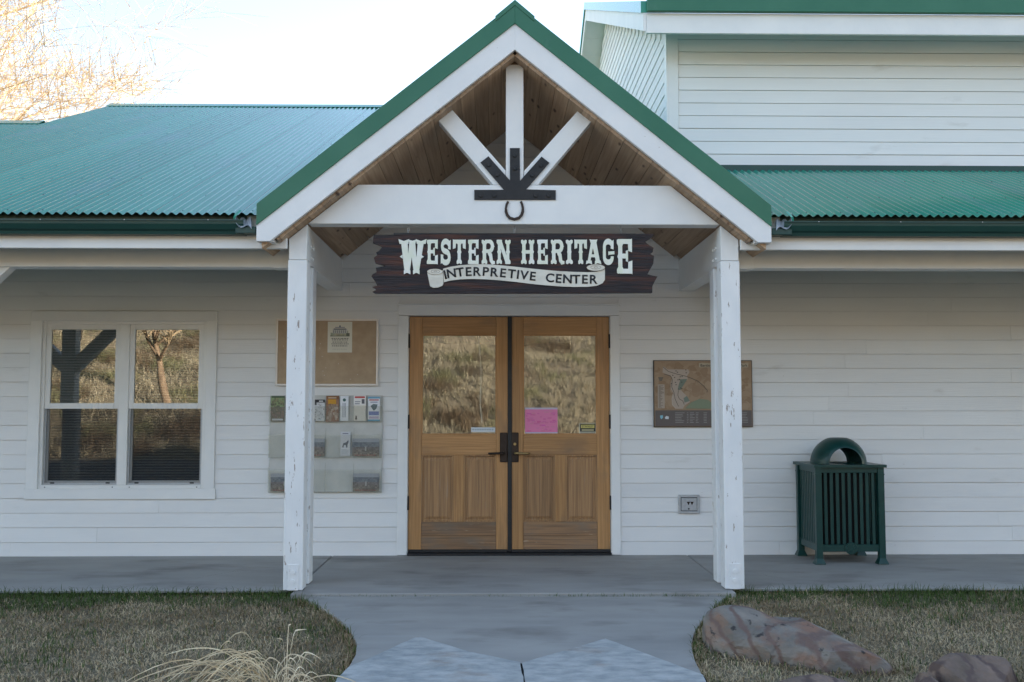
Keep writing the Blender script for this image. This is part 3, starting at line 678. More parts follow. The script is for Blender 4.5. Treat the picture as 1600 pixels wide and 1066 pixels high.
bm2 = MB().box(hx1 - .15, hx1, HY + .16, yb, 0, zhall(YRH) - .3); bm2.box(HX0 + .02, hx1 - .05, yb - .15, yb, 0, zhall(yb) - .16)
bm2.box(HX0, HX0 + .15, yb - .1, 12.5, 0, 4.0)  # unseen wall piece added to block sun leaking indoors
bm2.build('rear_wall', m_siding, B)

# ================================================================== things
# ------------------------------------------------------------------ hanging sign
YS = YP + .045
def zs(a, b, y=YS): return U(560 + a / 3.265, 340 + b / 3.265, y)
S = empty('hanging_sign', (0, 0, 0)); tag(S, 'dark charred wood sign with ragged ends hanging under the porch beam', 'sign')
outline = [(80, 88), (300, 86), (600, 85), (900, 84), (1200, 83), (1509, 83), (1500, 101), (1462, 122), (1472, 133), (1506, 154), (1502, 176), (1488, 186), (1508, 196), (1504, 236), (1490, 262), (1474, 290), (1500, 296), (1526, 301), (1512, 325), (1500, 350), (1499, 384),
           (1200, 385), (800, 386), (400, 387), (84, 387), (71, 379), (90, 370), (80, 360), (70, 354), (95, 346), (84, 325), (66, 300), (72, 290), (92, 279), (89, 256), (120, 250), (144, 247), (110, 239), (86, 232), (79, 205), (96, 192), (90, 178), (104, 172), (121, 150), (100, 138), (74, 129), (76, 105)]
sb = MB().xz([zs(a, b) for a, b in outline], YS, YS + .045).build('board', m_signw, S)
box('top_rail', zs(180, 0)[0], zs(1415, 0)[0], YS + .008, YS + .038, zs(0, 87)[1], zs(0, 77)[1], m_black, S, .001)
# --- ornamental letters, built from slab stems, bars and bowls; every stroke a hair prouder than the last
class GL:
    def __init__(s): s.p = []
    def poly(s, *pts): s.p.append(list(pts)); return s
    def stem(s, x, h=1.0, y0=0.0, hw=.115, sw=.19, spur=True):
        y1 = y0 + h; m = (y0 + y1) / 2
        Lp = [(x, y0 + .045), (x - sw * .55, y0 - .005), (x - sw, y0 + .02), (x - sw, y0 + .12), (x - hw, y0 + .20)]
        if spur: Lp += [(x - hw, m - .07), (x - hw - .05, m), (x - hw, m + .07)]
        Lp += [(x - hw, y1 - .20), (x - sw, y1 - .12), (x - sw, y1 - .02), (x - sw * .55, y1 + .005), (x, y1 - .045)]
        s.p.append(Lp + [(2 * x - a, b) for a, b in reversed(Lp[1:-1])]); return s
    def path(s, pts, wd):
        l, r = [], []; n = len(pts)
        if not isinstance(wd, (list, tuple)): wd = [wd] * n
        for i in range(n):
            a = Vector(pts[max(0, i - 1)]); b = Vector(pts[min(n - 1, i + 1)]); t = (b - a).normalized(); q = Vector((-t.y, t.x)) * wd[i] / 2
            l.append(tuple(Vector(pts[i]) + q)); r.append(tuple(Vector(pts[i]) - q))
        for i in range(n - 1): s.p.append([l[i], l[i + 1], r[i + 1], r[i]])
        return s
def arc(cx, cy, rx, ry, a0, a1, n=12): return [(cx + rx * math.cos(R(a0 + (a1 - a0) * i / n)), cy + ry * math.sin(R(a0 + (a1 - a0) * i / n))) for i in range(n + 1)]
def glyph(c):
    g = GL()
    if c == 'E':
        g.stem(.26); g.poly((.2, .86), (.9, .86), (.9, 1.0), (.2, 1.0)); g.poly((.72, .66), (.93, .62), (.93, 1.02), (.70, .9))
        g.poly((.3, .44), (.62, .44), (.62, .58), (.3, .58)); g.poly((.58, .36), (.70, .34), (.70, .68), (.58, .66))
        g.poly((.2, 0), (.9, 0), (.9, .14), (.2, .14)); g.poly((.72, .34), (.94, .38), (.94, -.02), (.70, .1))
    elif c == 'S':
        pts = arc(.5, .745, .30, .19, 20, 180, 8) + [(.21, .69)] + arc(.5, .70, .29, .17, 200, 250, 3) + arc(.5, .31, .30, .20, 70, 20, 3) + arc(.5, .25, .31, .19, 0, -160, 9)
        g.path(pts, .23); g.poly((.70, .62), (.92, .60), (.92, 1.0), (.74, .92)); g.poly((.08, .40), (.30, .38), (.26, .08), (.08, 0))
    elif c == 'T':
        g.stem(.5); g.poly((.06, .85), (.94, .85), (.94, 1.0), (.06, 1.0)); g.poly((.02, 1.02), (.26, .92), (.23, .66), (.02, .62)); g.poly((.98, 1.02), (.74, .92), (.77, .66), (.98, .62))
    elif c == 'R':
        g.stem(.26); g.path([(.3, .93), (.55, .93)] + arc(.58, .73, .22, .20, 90, -90, 10) + [(.5, .53), (.3, .53)], [.14, .14] + [.15, .17, .19, .21, .22, .23, .22, .21, .19, .17, .15] + [.14, .14])
        g.poly((.84, .78), (.95, .73), (.84, .68)); g.path([(.55, .5), (.68, .36), (.72, .15), (.80, .06), (.97, .06)], [.2, .22, .22, .18, .11])
    elif c == 'N':
        g.stem(.20, spur=True, sw=.19, hw=.10); g.stem(.80, sw=.19, hw=.10); g.poly((.1, 1.0), (.34, 1.0), (.9, 0.0), (.66, 0.0))
    elif c == 'H':
        g.stem(.24, spur=True); g.stem(.76); g.poly((.3, .43), (.7, .43), (.7, .57), (.3, .57))
    elif c == 'I': g.stem(.5, hw=.24, sw=.46)
    elif c == 'A':
        g.poly((.34, 1.0), (.66, 1.0), (.93, .1), (.66, .1)); g.poly((.36, .98), (.56, .98), (.28, .1), (.10, .1)); g.poly((.28, .28), (.72, .28), (.72, .40), (.28, .40))
        g.poly((.24, 1.02), (.5, .96), (.76, 1.02), (.70, .88), (.30, .88)); g.poly((-.02, -.01), (.19, .04), (.40, -.01), (.37, .14), (.03, .14)); g.poly((.58, -.01), (.79, .04), (1.02, -.01), (.97, .14), (.60, .14))
    elif c == 'G':
        g.path(arc(.5, .72, .32, .21, 30, 180, 8) + [(.18, .5)] + arc(.5, .28, .32, .21, 180, 370, 10), .23); g.poly((.70, .64), (.93, .60), (.93, 1.0), (.74, .92))
        g.poly((.50, .52), (.58, .50), (.58, .38), (.50, .36)); g.poly((.55, .38), (1.0, .40), (.99, .53), (.55, .51)); g.poly((.04, .5), (.12, .55), (.12, .45))
    elif c == 'W':
        g.poly((.10, .92), (.34, .92), (.42, .02), (.24, .02)); g.poly((.32, .02), (.42, .02), (.56, .9), (.40, .9))
        g.poly((.42, .92), (.62, .92), (.72, .02), (.58, .02)); g.poly((.62, .02), (.76, .02), (.94, .92), (.72, .92))
        for x in (.20, .84): g.poly((x - .2, 1.02), (x, .96), (x + .2, 1.02), (x + .17, .88), (x - .16, .88))
        g.poly((.38, 1.0), (.52, .97), (.66, 1.0), (.62, .86), (.42, .86))
        for x in (.33, .67): g.poly((x - .12, -.02), (x, .03), (x + .12, -.02), (x + .12, .1), (x - .12, .1))
        g.poly((.06, .5), (.15, .56), (.16, .44)); g.poly((.95, .5), (.84, .56), (.83, .44))
    return g
def letter(c, px0, px1, py0, py1):
    gl = glyph(c); mb = MB(); (x0, z1), (x1, z0) = U(px0, py0, YS), U(px1, py1, YS)
    for i, p in enumerate(gl.p):
        q = [(x0 + a * (x1 - x0), z0 + b * (z1 - z0)) for a, b in p]
        mb.xz(q, YS - .009 - .00022 * (i % 12) - .0001 * (i // 12), YS + .001)
    o = mb.build('letter', m_letter, S); return o
for c, a, b in zip('ESTERN', (665.8, 687.5, 707.3, 730, 751, 775.7), (685.3, 705.5, 728, 749, 774, 798)): letter(c, a, b, 375, 413)
for c, a, b in zip('HERITAG', (813, 838, 859, 883.6, 897, 915.5, 940.6), (836, 857, 882.5, 895.3, 917.5, 939, 960)): letter(c, a, b, 375, 413)
letter('W', 622.7, 664.5, 375, 428); letter('E', 961.7, 989.5, 374, 428)
# --- the scroll with the second line
top = [(432, 262), (470, 252), (520, 244), (580, 240), (650, 239), (720, 244), (800, 252), (880, 261), (950, 268), (1030, 275), (1100, 278), (1170, 280)]
bot = [(436, 331), (470, 322), (520, 316), (580, 314), (650, 316), (720, 321), (800, 329), (880, 339), (950, 346), (1030, 352), (1100, 355), (1170, 354)]
def strip(name, tp, bt, y0, y1, m, par):
    n = len(tp); a = [zs(*p) for p in tp]; b = [zs(*p) for p in bt]
    return MB().xz(a + b[::-1], y0, y1).build(name, m, par)
RB = strip('ribbon', top + [(1215, 277), (1250, 268), (1257, 262)], bot + [(1215, 349), (1245, 336), (1257, 318)], YS - .008, YS + .001, m_ribbon, S)
def oval(cx, cy, rx, ry, n=20): return [zs(cx + rx * math.cos(2 * math.pi * i / n), cy + ry * math.sin(2 * math.pi * i / n)) for i in range(n)]
MB().xz([zs(*p) for p in [(352, 284), (366, 352), (382, 360), (405, 359), (428, 350), (434, 340), (432, 270)]], YS - .014, YS + .001).build('scroll_roll', m_ribbon, RB, .002)
MB().xz(oval(391, 278, 40, 15), YS - .017, YS - .0142).build('scroll_end', m_ribbon, RB)
MB().xz(oval(1210, 257, 47, 17), YS - .017, YS - .0085).build('scroll_end', m_ribbon, RB)
def ringline(cx, cy, rx, ry, y): MB().tube([(p[0], y, p[1]) for p in oval(cx, cy, rx, ry, 18)] + [(zs(cx + rx, cy)[0], y, zs(cx + rx, cy)[1])], .0011, 4).build('outline', m_ridge, RB)
for k in ((391, 278, 40, 15), (393, 277, 22, 8), (394, 276, 8, 3)): ringline(*k, YS - .0172)
for k in ((1210, 257, 47, 17), (1210, 256, 26, 9), (1210, 256, 9, 4)): ringline(*k, YS - .0172)
def midline(a):
    for (p, q), (r, s_) in zip(zip(top, top[1:]), zip(bot, bot[1:])):
        if p[0] <= a <= q[0]:
            t = (a - p[0]) / (q[0] - p[0]); return ((p[1] + (q[1] - p[1]) * t) + (r[1] + (s_[1] - r[1]) * t)) / 2, math.atan2((q[1] - p[1] + s_[1] - r[1]) / 2, q[0] - p[0])
    return 316, .02
def script_word(wd, a0, a1):
    n = len(wd); wid = [(.45 if c == 'I' else 1.0) for c in wd]; tot = sum(wid); x = a0
    for c, wq in zip(wd, wid):
        a = x + (a1 - a0) * wq / tot / 2; x += (a1 - a0) * wq / tot
        yy, sl = midline(min(a, 1169)); me = text_mesh(c, 0.082, .022)
        X, Z = zs(a, yy - 1)
        bm = bmesh.new(); bm.from_mesh(me)
        if bm.verts:
            xs_ = [v.co.x for v in bm.verts]; ys_ = [v.co.y for v in bm.verts]; mx_, my_ = (max(xs_) + min(xs_)) / 2, (max(ys_) + min(ys_)) / 2
            hh = (max(ys_) - min(ys_)); k = .066 / hh
            bmesh.ops.translate(bm, verts=bm.verts, vec=(-mx_, -my_, 0)); bmesh.ops.scale(bm, verts=bm.verts, vec=(k * 1.06, k, 1))
        r = bmesh.ops.extrude_face_region(bm, geom=bm.faces[:]); bmesh.ops.translate(bm, verts=[v for v in r['geom'] if isinstance(v, bmesh.types.BMVert)], vec=(0, 0, .002))
        bm.to_mesh(me); bm.free(); me.name = 'letter'
        o = link('letter', me, m_black, RB); o.matrix_local = Matrix.Translation((X, YS - .0085, Z)) @ Matrix.Rotation(R(90), 4, 'X') @ Matrix.Rotation(-sl, 4, 'Z')
script_word('INTERPRETIVE', 433, 912); script_word('CENTER', 955, 1222)
# eye hooks and links it hangs from
for a in (253, 797, 1341):
    x, z0 = zs(a, 79); zt_ = zT0
    lk = MB(); n = 3
    for i in range(n):
        zc = z0 + (zt_ - z0) * (i + .5) / n; h = (zt_ - z0) / n * .62
        lk.tube([(x + (.008 * math.cos(t) if i % 2 else 0), YS + .022 + (0 if i % 2 else .008 * math.cos(t)), zc + h * math.sin(t)) for t in [2 * math.pi * j / 10 for j in range(11)]], .0022, 6, False)
    lk.build('hanging_chain', m_steel, S)

# horseshoe nailed to the beam
hp = []
for a_, b_ in ((595, 778), (584, 800), (579, 825), (580, 848), (588, 872), (605, 892), (638, 902), (671, 892), (688, 872), (696, 848), (697, 825), (692, 800), (683, 778)):
    X, Z = U(660 + a_ / 4.44, 140 + b_ / 4.44, YP); hp.append((X, YP - .008, Z))
hs_ = MB(); k = len(hp); wd = .0105
for i, p in enumerate(hp):
    a = Vector(hp[max(0, i - 1)]); b = Vector(hp[min(k - 1, i + 1)]); t = (b - a).normalized(); q = Vector((t.z, 0, -t.x)) * wd * (1 if 2 < i < k - 3 else .8)
    pv_ = Vector(p)
    for v in (pv_ + q + Vector((0, -.004, 0)), pv_ - q + Vector((0, -.004, 0)), pv_ - q + Vector((0, .0075, 0)), pv_ + q + Vector((0, .0075, 0))): hs_.v.append(tuple(v))
for i in range(k - 1):
    for j in range(4): hs_.f.append((i * 4 + j, i * 4 + (j + 1) % 4, i * 4 + 4 + (j + 1) % 4, i * 4 + 4 + j))
hs_.f += [(0, 1, 2, 3), tuple((k - 1) * 4 + j for j in (3, 2, 1, 0))]
tag(hs_.build('horseshoe', m_bronze), 'dark iron horseshoe nailed open end up to the white porch beam', 'horseshoe')

# ------------------------------------------------------------------ notice board and poster
def wx(px, py): return U(px, py, -.03)
BB = empty('bulletin_board'); tag(BB, 'tan cork bulletin board with pale frame on the wall left of the doors', 'bulletin board')
(b0, bz1), (b1, bz0) = wx(432, 498.5), wx(590.5, 603)
box('cork_panel', b0 + .012, b1 - .012, -.035, -.016, bz0 + .012, bz1 - .012, m_cork, BB, 0)
t = .017
for a, b, c, d in ((b0, b0 + t, bz0, bz1), (b1 - t, b1, bz0, bz1), (b0 + t, b1 - t, bz1 - t, bz1), (b0 + t, b1 - t, bz0, bz0 + t)): box('frame_bar', a, b, -.044, -.016, c, d, m_alu, BB, .003)
for i in range(16):
    x, z = random.uniform(b0 + .05, b1 - .05), random.uniform(bz0 + .04, bz1 - .05); MB().disc((x, -.0352, z), .0028, .001, 6).build('staple', m_vinyl, BB)
rr = random.Random(4)
it = []
for i in range(9): it.append(((.12 + .08 * i, .55 + .02 * math.sin(i), .20 + .08 * i, .62 + .10 * rr.random()), (.30 + .12 * rr.random(), .30 + .1 * rr.random(), .26)))
it += [((.10, .52, .90, .555), (.22, .23, .15)), ((.2, .62, .8, .76), (.50, .50, .47)), ((.24, .74, .76, .78), (.16, .17, .2)), ((.30, .80, .70, .83), (.25, .26, .3)), ((.47, .82, .53, .88), (.12, .15, .22)), ((.76, .53, .9, .63), (.13, .14, .11))]
for i in range(7): it.append(((.23 + i * .08, .63, .26 + i * .08, .72), (.20, .20, .22)))
for k, zq in enumerate((.445, .395, .325, .265, .2, .10)):
    x = .16 + .02 * (k % 3)
    while x < .84 - .02 * (k % 3):
        wq = rr.uniform(.03, .10); it.append(((x, zq, min(x + wq, .86), zq + (.026 if k < 5 else .012)), (.12, .12, .11) if k < 5 else (.4, .4, .36))); x += wq + .022
(x0, z1), (x1, z0) = wx(512.5, 503), wx(550, 551)
tag(card('poster', x0, x1, z0, z1, -.0362, (.66, .64, .55), it, th=.001), 'white poster with a house drawing pinned to the cork board', 'poster')

# ------------------------------------------------------------------ brochure rack and what stands in it
def rx(a, b, y=-.05): return U(410 + a / 5.92, 600 + b / 5.92, y)
RK = empty('brochure_rack'); tag(RK, 'clear acrylic three-tier brochure rack on the wall below the cork board', 'brochure rack')
(x0, z1), (x1, z0) = rx(68, 105), rx(1102, 1005)
box('back_panel', x0, x1, -.030, -.022, z0, z1, m_rackback, RK, .002)
RXL, RXR = x0, x1
rows = ((205, 350, 8), (470, 682, 4), (792, 1005, 4))
for r_, (ya, yb_, ncol) in enumerate(rows):
    zt_, zb_ = rx(0, ya)[1], rx(0, yb_)[1]
    p = MB().box(RXL, RXR, -.078, -.074, zb_, zt_).build('pocket_front', m_acryl, RK)
    box('pocket_floor', RXL, RXR, -.074, -.030, zb_, zb_ + .004, m_acryl, RK, 0)
    for i in range(ncol + 1):
        x = RXL + (RXR - RXL) * i / ncol; x = min(max(x, RXL + .002), RXR - .002)
        MB().yz([(-.0735, zb_ + .004), (-.0305, zb_ + .004), (-.0305, zt_ + .06), (-.0735, zt_)], x - .0014, x + .0014).build('divider', m_acryl, RK)
def landscape(seed, skyc=(.34, .36, .40)):
    q = random.Random(seed); it = [((0, .72, 1, 1), skyc)]
    for i in range(14):
        for j in range(9):
            u, v = i / 14, j / 9 * .78; d = q.random()
            c = (.10 + .22 * d * (1 - v), .09 + .17 * d * (1 - v), .07 + .13 * d) if j < 6 else (.10 + .1 * d, .12 + .1 * d, .15 + .1 * d)
            it.append(((u, v, u + .075, v + .095), c))
    for i in range(9): u = .1 + .8 * i / 9; it.append(((u, .03, u + .05, .09), (.30, .06, .05)))
    it.append(((.47, .3, .53, .55), (.42, .40, .38)))
    return it
def lines(u0, u1, v0, v1, n, c, seed=1):
    q = random.Random(seed); out = []
    for k in range(n):
        v = v1 - (v1 - v0) * (k + .5) / n; out.append(((u0, v, u0 + (u1 - u0) * q.uniform(.7, 1), v + (v1 - v0) / n * .45), c))
    return out
def brochure(a0, b0, a1, b1, base, items, label, y=-.050, group=None):
    (x0, z1), (x1, z0) = rx(a0, b0, y), rx(a1, b1, y)
    o = card('brochure', x0, x1, z0, z1, y, base, items, th=.004); tag(o, label, 'brochure', group)
q = random.Random(2)
green = [((0, .55, 1, .93), (.24, .32, .16)), ((0, 0, 1, .56), (.17, .15, .11)), ((.05, .93, 1, 1), (.05, .10, .05)), ((.1, .03, .9, .1), (.55, .56, .58))]
for i in range(70): u, v = q.random() * .88, .12 + q.random() * .74; d = q.random(); green.append(((u, v, u + .12, v + .08), (.10 + .2 * d, .12 + .22 * d * v, .07 + .08 * d)))
brochure(80, 112, 203, 345, (.25, .30, .2), green, 'brochure with a mossy green landscape cover in the rack')
bw_ = [((0, .86, 1, 1), (.03, .03, .035)), ((.5, .90, .85, .95), (.7, .7, .7)), ((0, 0, .22, .1), (.03, .03, .03)), ((0, .74, .3, .86), (.05, .05, .05))]
for i in range(50): u, v = .08 + q.random() * .8, .05 + q.random() * .72; d = .25 + .45 * q.random(); bw_.append(((u, v, u + .1, v + .07), (d, d, d * 1.02)))
brochure(470, 145, 576, 342, (.62, .63, .64), bw_, 'black and white brochure with a black header in the rack')
og = [((0, .86, 1, 1), (.24, .10, .04)), ((.15, .68, .78, .86), (.62, .30, .03)), ((.15, .9, .8, .94), (.6, .45, .3)), ((0, 0, 1, .68), (.30, .15, .09))]
for i in range(45): u, v = q.random() * .85, .02 + q.random() * .6; d = q.random(); og.append(((u, v, u + .16, v + .1), (.22 + .3 * d, .13 + .28 * d, .08 + .25 * d)))
brochure(592, 110, 706, 350, (.3, .16, .1), og, 'orange and brown brochure with a photo collage cover')
brochure(722, 112, 794, 342, (.78, .80, .83), [([(.5 + .2 * math.cos(t), .84 + .065 * math.sin(t)) for t in [2 * math.pi * i / 14 for i in range(14)]], (.05, .14, .14))] + [((.30 + .16 * i, .14, .36 + .16 * i, .72), (.22, .24, .30)) for i in range(3)], 'narrow white brochure with a dark round emblem and upright writing')
brochure(846, 108, 955, 342, (.74, .70, .63), [((0, .62, 1, 1), (.82, .80, .78)), ((.08, .90, .92, .97), (.55, .06, .06)), ((.66, .68, .9, .86), (.12, .12, .14)), ((.1, .74, .55, .77), (.2, .2, .25)), ((.1, .66, .5, .69), (.2, .2, .25)), ([(.12, .05), (.3, .05), (.26, .2), (.17, .22)], (.12, .1, .09))], 'cream brochure with a red title across its top')
brochure(978, 118, 1086, 345, (.76, .78, .82), [((0, .92, 1, 1), (.15, .38, .55)), ((.1, .84, .9, .89), (.60, .16, .16)), ((.2, .76, .8, .79), (.2, .22, .4)), ([(.22, .62), (.45, .70), (.80, .68), (.72, .52), (.5, .42), (.36, .5)], (.12, .17, .19)), ((.08, .24, .92, .40), (.20, .25, .50)), ((.08, .1, .92, .2), (.50, .42, .55)), ((0, 0, 1, .07), (.12, .36, .50))], 'white and blue brochure with a dark state-shaped picture')
brochure(330, 505, 575, 668, (.2, .2, .2), landscape(3), 'landscape photo leaflet in the middle tier, beside the porch post')
brochure(724, 442, 812, 664, (.60, .61, .64), [((.2, .9, .8, .94), (.2, .2, .25)), ([(.18, .36), (.28, .52), (.60, .56), (.80, .66), (.84, .58), (.72, .46), (.70, .34), (.58, .34), (.55, .44), (.36, .44), (.30, .33)], (.10, .11, .13)), ((.05, .28, .95, .3), (.75, .75, .76))] + lines(.12, .88, .04, .26, 5, (.42, .43, .46)), 'narrow grey brochure with a dark animal silhouette in the middle tier', -.046)
brochure(832, 505, 1080, 668, (.2, .2, .2), landscape(5), 'landscape photo leaflet at the free end of the middle tier')
brochure(78, 828, 330, 992, (.2, .2, .2), landscape(6), 'landscape photo leaflet in the bottom tier, beside the window wall')
brochure(838, 828, 1078, 992, (.2, .2, .2), landscape(8), 'landscape photo leaflet in the bottom tier, near the doors')

# ------------------------------------------------------------------ map panel
(x0, z1), (x1, z0) = wx(1020.5, 563), wx(1176.5, 667.5)
MPo = empty('map_panel'); tag(MPo, 'brown printed park trail map panel on the wall right of the doors', 'information board')
box('backing', x0, x1, -.034, -.016, z0, z1, m_black, MPo, .002)
def zm_(a, b): return ((a - 97) / (1487 - 97), 1 - (b - 74) / (998 - 74))
it = []; q = random.Random(9)
base = (.34, .23, .145)
for i in range(340):
    u, v = q.random(), .27 + q.random() * .7; d = q.uniform(-.05, .05); r1 = q.uniform(.02, .06)
    it.append(([(u + r1 * math.cos(t) * q.uniform(.6, 1.2), min(.985, max(.26, v + r1 * 1.3 * math.sin(t) * q.uniform(.6, 1.2)))) for t in [k * math.pi / 4 for k in range(8)]], (base[0] + d, base[1] + d * .9, base[2] + d * .7)))
it = [(([(min(.99, max(.008, a)), b) for a, b in p]), c) for p, c in it]
it.append(([zm_(*p) for p in [(225, 150), (290, 195), (580, 195), (600, 235), (565, 290), (575, 330), (540, 370), (470, 480), (555, 570), (605, 655), (525, 700), (500, 750), (400, 752), (350, 700), (345, 600), (370, 540), (330, 470), (330, 380), (355, 320), (330, 285), (215, 240)]], (.42, .34, .28)))
it.append(([zm_(*p) for p in [(470, 335), (565, 330), (545, 370), (465, 490), (430, 480), (440, 430)]], (.16, .20, .16)))
it.append(([zm_(*p) for p in [(510, 600), (560, 570), (600, 640), (525, 665)]], (.17, .21, .17)))
it.append(([zm_(*p) for p in [(530, 745), (620, 660), (740, 610), (860, 625), (950, 700), (940, 752)]], (.20, .24, .16)))
def pl_(pts, wd, c):
    for p, r in zip(pts, pts[1:]):
        a, b = Vector(zm_(*p)), Vector(zm_(*r)); t = (b - a).normalized(); n = Vector((-t.y * .66, t.x)) * wd; it.append(([tuple(a + n), tuple(b + n), tuple(b - n), tuple(a - n)], c))
dk = (.09, .075, .06)
pl_([(225, 160), (300, 225), (420, 262), (540, 290), (600, 310), (720, 360), (800, 430), (850, 490), (845, 520)], .004, dk)
pl_([(240, 262), (330, 285), (355, 340), (345, 440), (375, 520), (390, 610), (430, 700), (440, 718)], .004, dk)
pl_([(440, 490), (430, 560), (450, 610), (500, 640), (520, 690)], .004, dk); pl_([(360, 540), (345, 610), (350, 690), (400, 750)], .003, (.52, .45, .38))
for i in range(26): a, b = q.uniform(250, 560), q.uniform(200, 480); u, v = zm_(a, b); it.append(((u, v, u + .012, v + .014), dk)) if 330 < a else None
it.append(((.035, .275, .105, .64), (.40, .33, .27)))
it += [((.045, .29 + .0135 * i, .06 + .04 * q.random(), .296 + .0135 * i), (.14, .11, .09)) for i in range(25)]
it += [([zm_(150, 305), zm_(228, 305), zm_(205, 360), zm_(175, 360)], (.16, .13, .1)), ((.46, .90, .965, .965), (.44, .37, .27))]
it.append(((.008, .008, .992, .245), (.125, .105, .10)))
it += [([zm_(175, 845), zm_(215, 840), zm_(215, 875), zm_(195, 895), zm_(178, 880)], (.22, .50, .62)), ([zm_(243, 870), zm_(265, 850), zm_(298, 860), zm_(295, 895), zm_(250, 893)], (.62, .66, .70))]
for rr_ in range(7):
    for cc, cw_ in ((.21, .10), (.33, .02), (.36, .05), (.42, .03), (.50, .05), (.60, .03), (.68, .05), (.88, .08)):
        it.append(((cc, .06 + .024 * rr_, cc + cw_ * q.uniform(.6, 1), .066 + .024 * rr_), (.36, .34, .33)))
MC = card('map_sheet', x0 + .006, x1 - .006, z0 + .006, z1 - .006, -.0345, base, it, MPo, th=.001)
me = text_mesh('Bartley Ranch Regional Park', .035); me.name = 'title'
o = link('title', me, m_black, MPo); tw = max(v.co.x for v in me.vertices) - min(v.co.x for v in me.vertices); k = (x1 - x0) * .475 / tw
u, v = .7125, .928; o.matrix_local = Matrix.Translation((x0 + .006 + u * (x1 - x0 - .012), -.0520, z0 + .006 + v * (z1 - z0 - .012))) @ Matrix.Rotation(R(90), 4, 'X') @ Matrix.Diagonal((k, k * .9, 1, 1))

# ------------------------------------------------------------------ wall box
(x0, z1), (x1, z0) = wx(1060, 773.5), wx(1093.5, 802.5)
UB = empty('wall_box'); tag(UB, 'small square grey metal box with a hinged lid set in the siding', 'wall box')
fr = MB(); t = .022
for a, b, c, d in ((x0, x0 + t, z0, z1), (x1 - t, x1, z0, z1), (x0 + t, x1 - t, z1 - t, z1), (x0 + t, x1 - t, z0, z0 + t)): fr.box(a, b, -.034, -.012, c, d)
fr.build('frame', m_steel, UB, .003)
box('recess', x0 + t, x1 - t, -.016, -.012, z0 + t, z1 - t, m_dark, UB, 0)
box('lid', x0 + t + .004, x1 - t - .003, -.030, -.018, z0 + t + .003, z1 - t - .005, m_steel, UB, .003)
xc_, zc_ = (x0 + x1) / 2, (z0 + z1) / 2
for dx in (-.006, .026): MB().xz([(xc_ + dx - .016, zc_ + .022), (xc_ + dx + .016, zc_ + .022), (xc_ + dx, zc_ - .010)], -.0318, -.0298).build('embossed_mark', m_bronze, UB)
MB().disc((xc_ - .004, -.030, z0 + t + .020), .008, .004, 10).build('lock', m_black, UB)

# ------------------------------------------------------------------ things on the door glass
D_, gx0, gx1, zg0, zg1, yF = DRt
yg_ = yF + .0165
(x0, z1), (x1, z0) = U(820.5, 637, 0), U(871.5, 678.5, 0)
it = [((.0, .93, 1, 1), (.55, .50, .62)), ((0, 0, 1, .07), (.5, .5, .66))]
q = random.Random(3)
for i in range(60): u, v = q.random() * .86, .08 + q.random() * .78; it.append(((u, v, u + q.uniform(.05, .14), v + .05), (.72, .13 + .12 * q.random(), .33 + .1 * q.random())))
tag(card('paper_notice', x0, x1, z0, z1, yg_ - .0012, (.78, .22, .42), it, th=.0008), 'pink paper notice taped to the glass of the wooden door', 'notice')
(x0, z1), (x1, z0) = U(905.5, 661.5, 0), U(932, 678.5, 0)
tag(card('window_sticker', x0, x1, z0, z1, yg_ - .0012, (.62, .60, .46), [((.04, .22, .96, .96), (.03, .03, .03)), ((.10, .55, .90, .86), (.60, .52, .16)), ((.14, .30, .86, .44), (.45, .42, .25)), ((.06, .06, .94, .16), (.25, .25, .22))], th=.0006), 'black and yellow security company sticker in the corner of the door glass', 'sticker')
ST = bpy.data.objects['window_sticker']; me = text_mesh('STANLEY', .03); me.name = 'lettering'; tw = max(v.co.x for v in me.vertices) - min(v.co.x for v in me.vertices)
o = link('lettering', me, m_black, ST); k = (x1 - x0) * .70 / tw; o.matrix_local = Matrix.Translation(((x0 + x1) / 2, yg_ - .0026, z0 + (z1 - z0) * .705)) @ Matrix.Rotation(R(90), 4, 'X') @ Matrix.Diagonal((k, k * 1.1, 1, 1))
(x0, z1), (x1, z0) = U(736, 668, 0), U(774, 675.5, 0)
tag(card('glass_label', x0, x1, z0, z1, yg_ - .0012, (.62, .68, .72), [((.05 + .1 * i, .4, .12 + .1 * i, .7), (.35, .4, .45)) for i in range(9)], th=.0006), 'thin white label strip along the foot of the left door pane', 'label')

# ------------------------------------------------------------------ litter bin
TB = empty('trash_can', (0, 0, 0)); tag(TB, 'dark green slatted metal trash can with arched hood against the wall', 'trash can')
tx0, ty0 = G(1277, 884); tx1 = tx0 + .585; ty0 = -.60; tx0 = ux(1277, ty0, 884); tx1 = ux(1385, ty0, 884); ty1 = -.045
zl = uz(729, ty0)
pw = .052
for a in (tx0, tx1 - pw):
    for b in (ty0, ty1 - pw):
        p = MB().box(a, a + pw, b, b + pw, .075, zl - .012)
        p.add([(a - .018, b - .018, .002), (a + pw + .018, b - .018, .002), (a + pw + .018, b + pw + .018, .002), (a - .018, b + pw + .018, .002), (a - .016, b - .016, .012), (a + pw + .016, b - .016, .012), (a + pw + .016, b + pw + .016, .012), (a - .016, b + pw + .016, .012),
               (a, b, .05), (a + pw, b, .05), (a + pw, b + pw, .05), (a, b + pw, .05), (a, b, .0751), (a + pw, b, .0751), (a + pw, b + pw, .0751), (a, b + pw, .0751)],
              [(3, 2, 1, 0)] + [(k * 4 + i, k * 4 + (i + 1) % 4, k * 4 + 4 + (i + 1) % 4, k * 4 + 4 + i) for k in range(3) for i in range(4)])
        p.build('corner_post', m_can, TB)
        box('post_collar', a - .003, a + pw + .003, b - .003, b + pw + .003, zl - .075, zl - .065, m_can, TB, .001)
zr0, zr1_, zr2_ = .105, .165, zl - .058
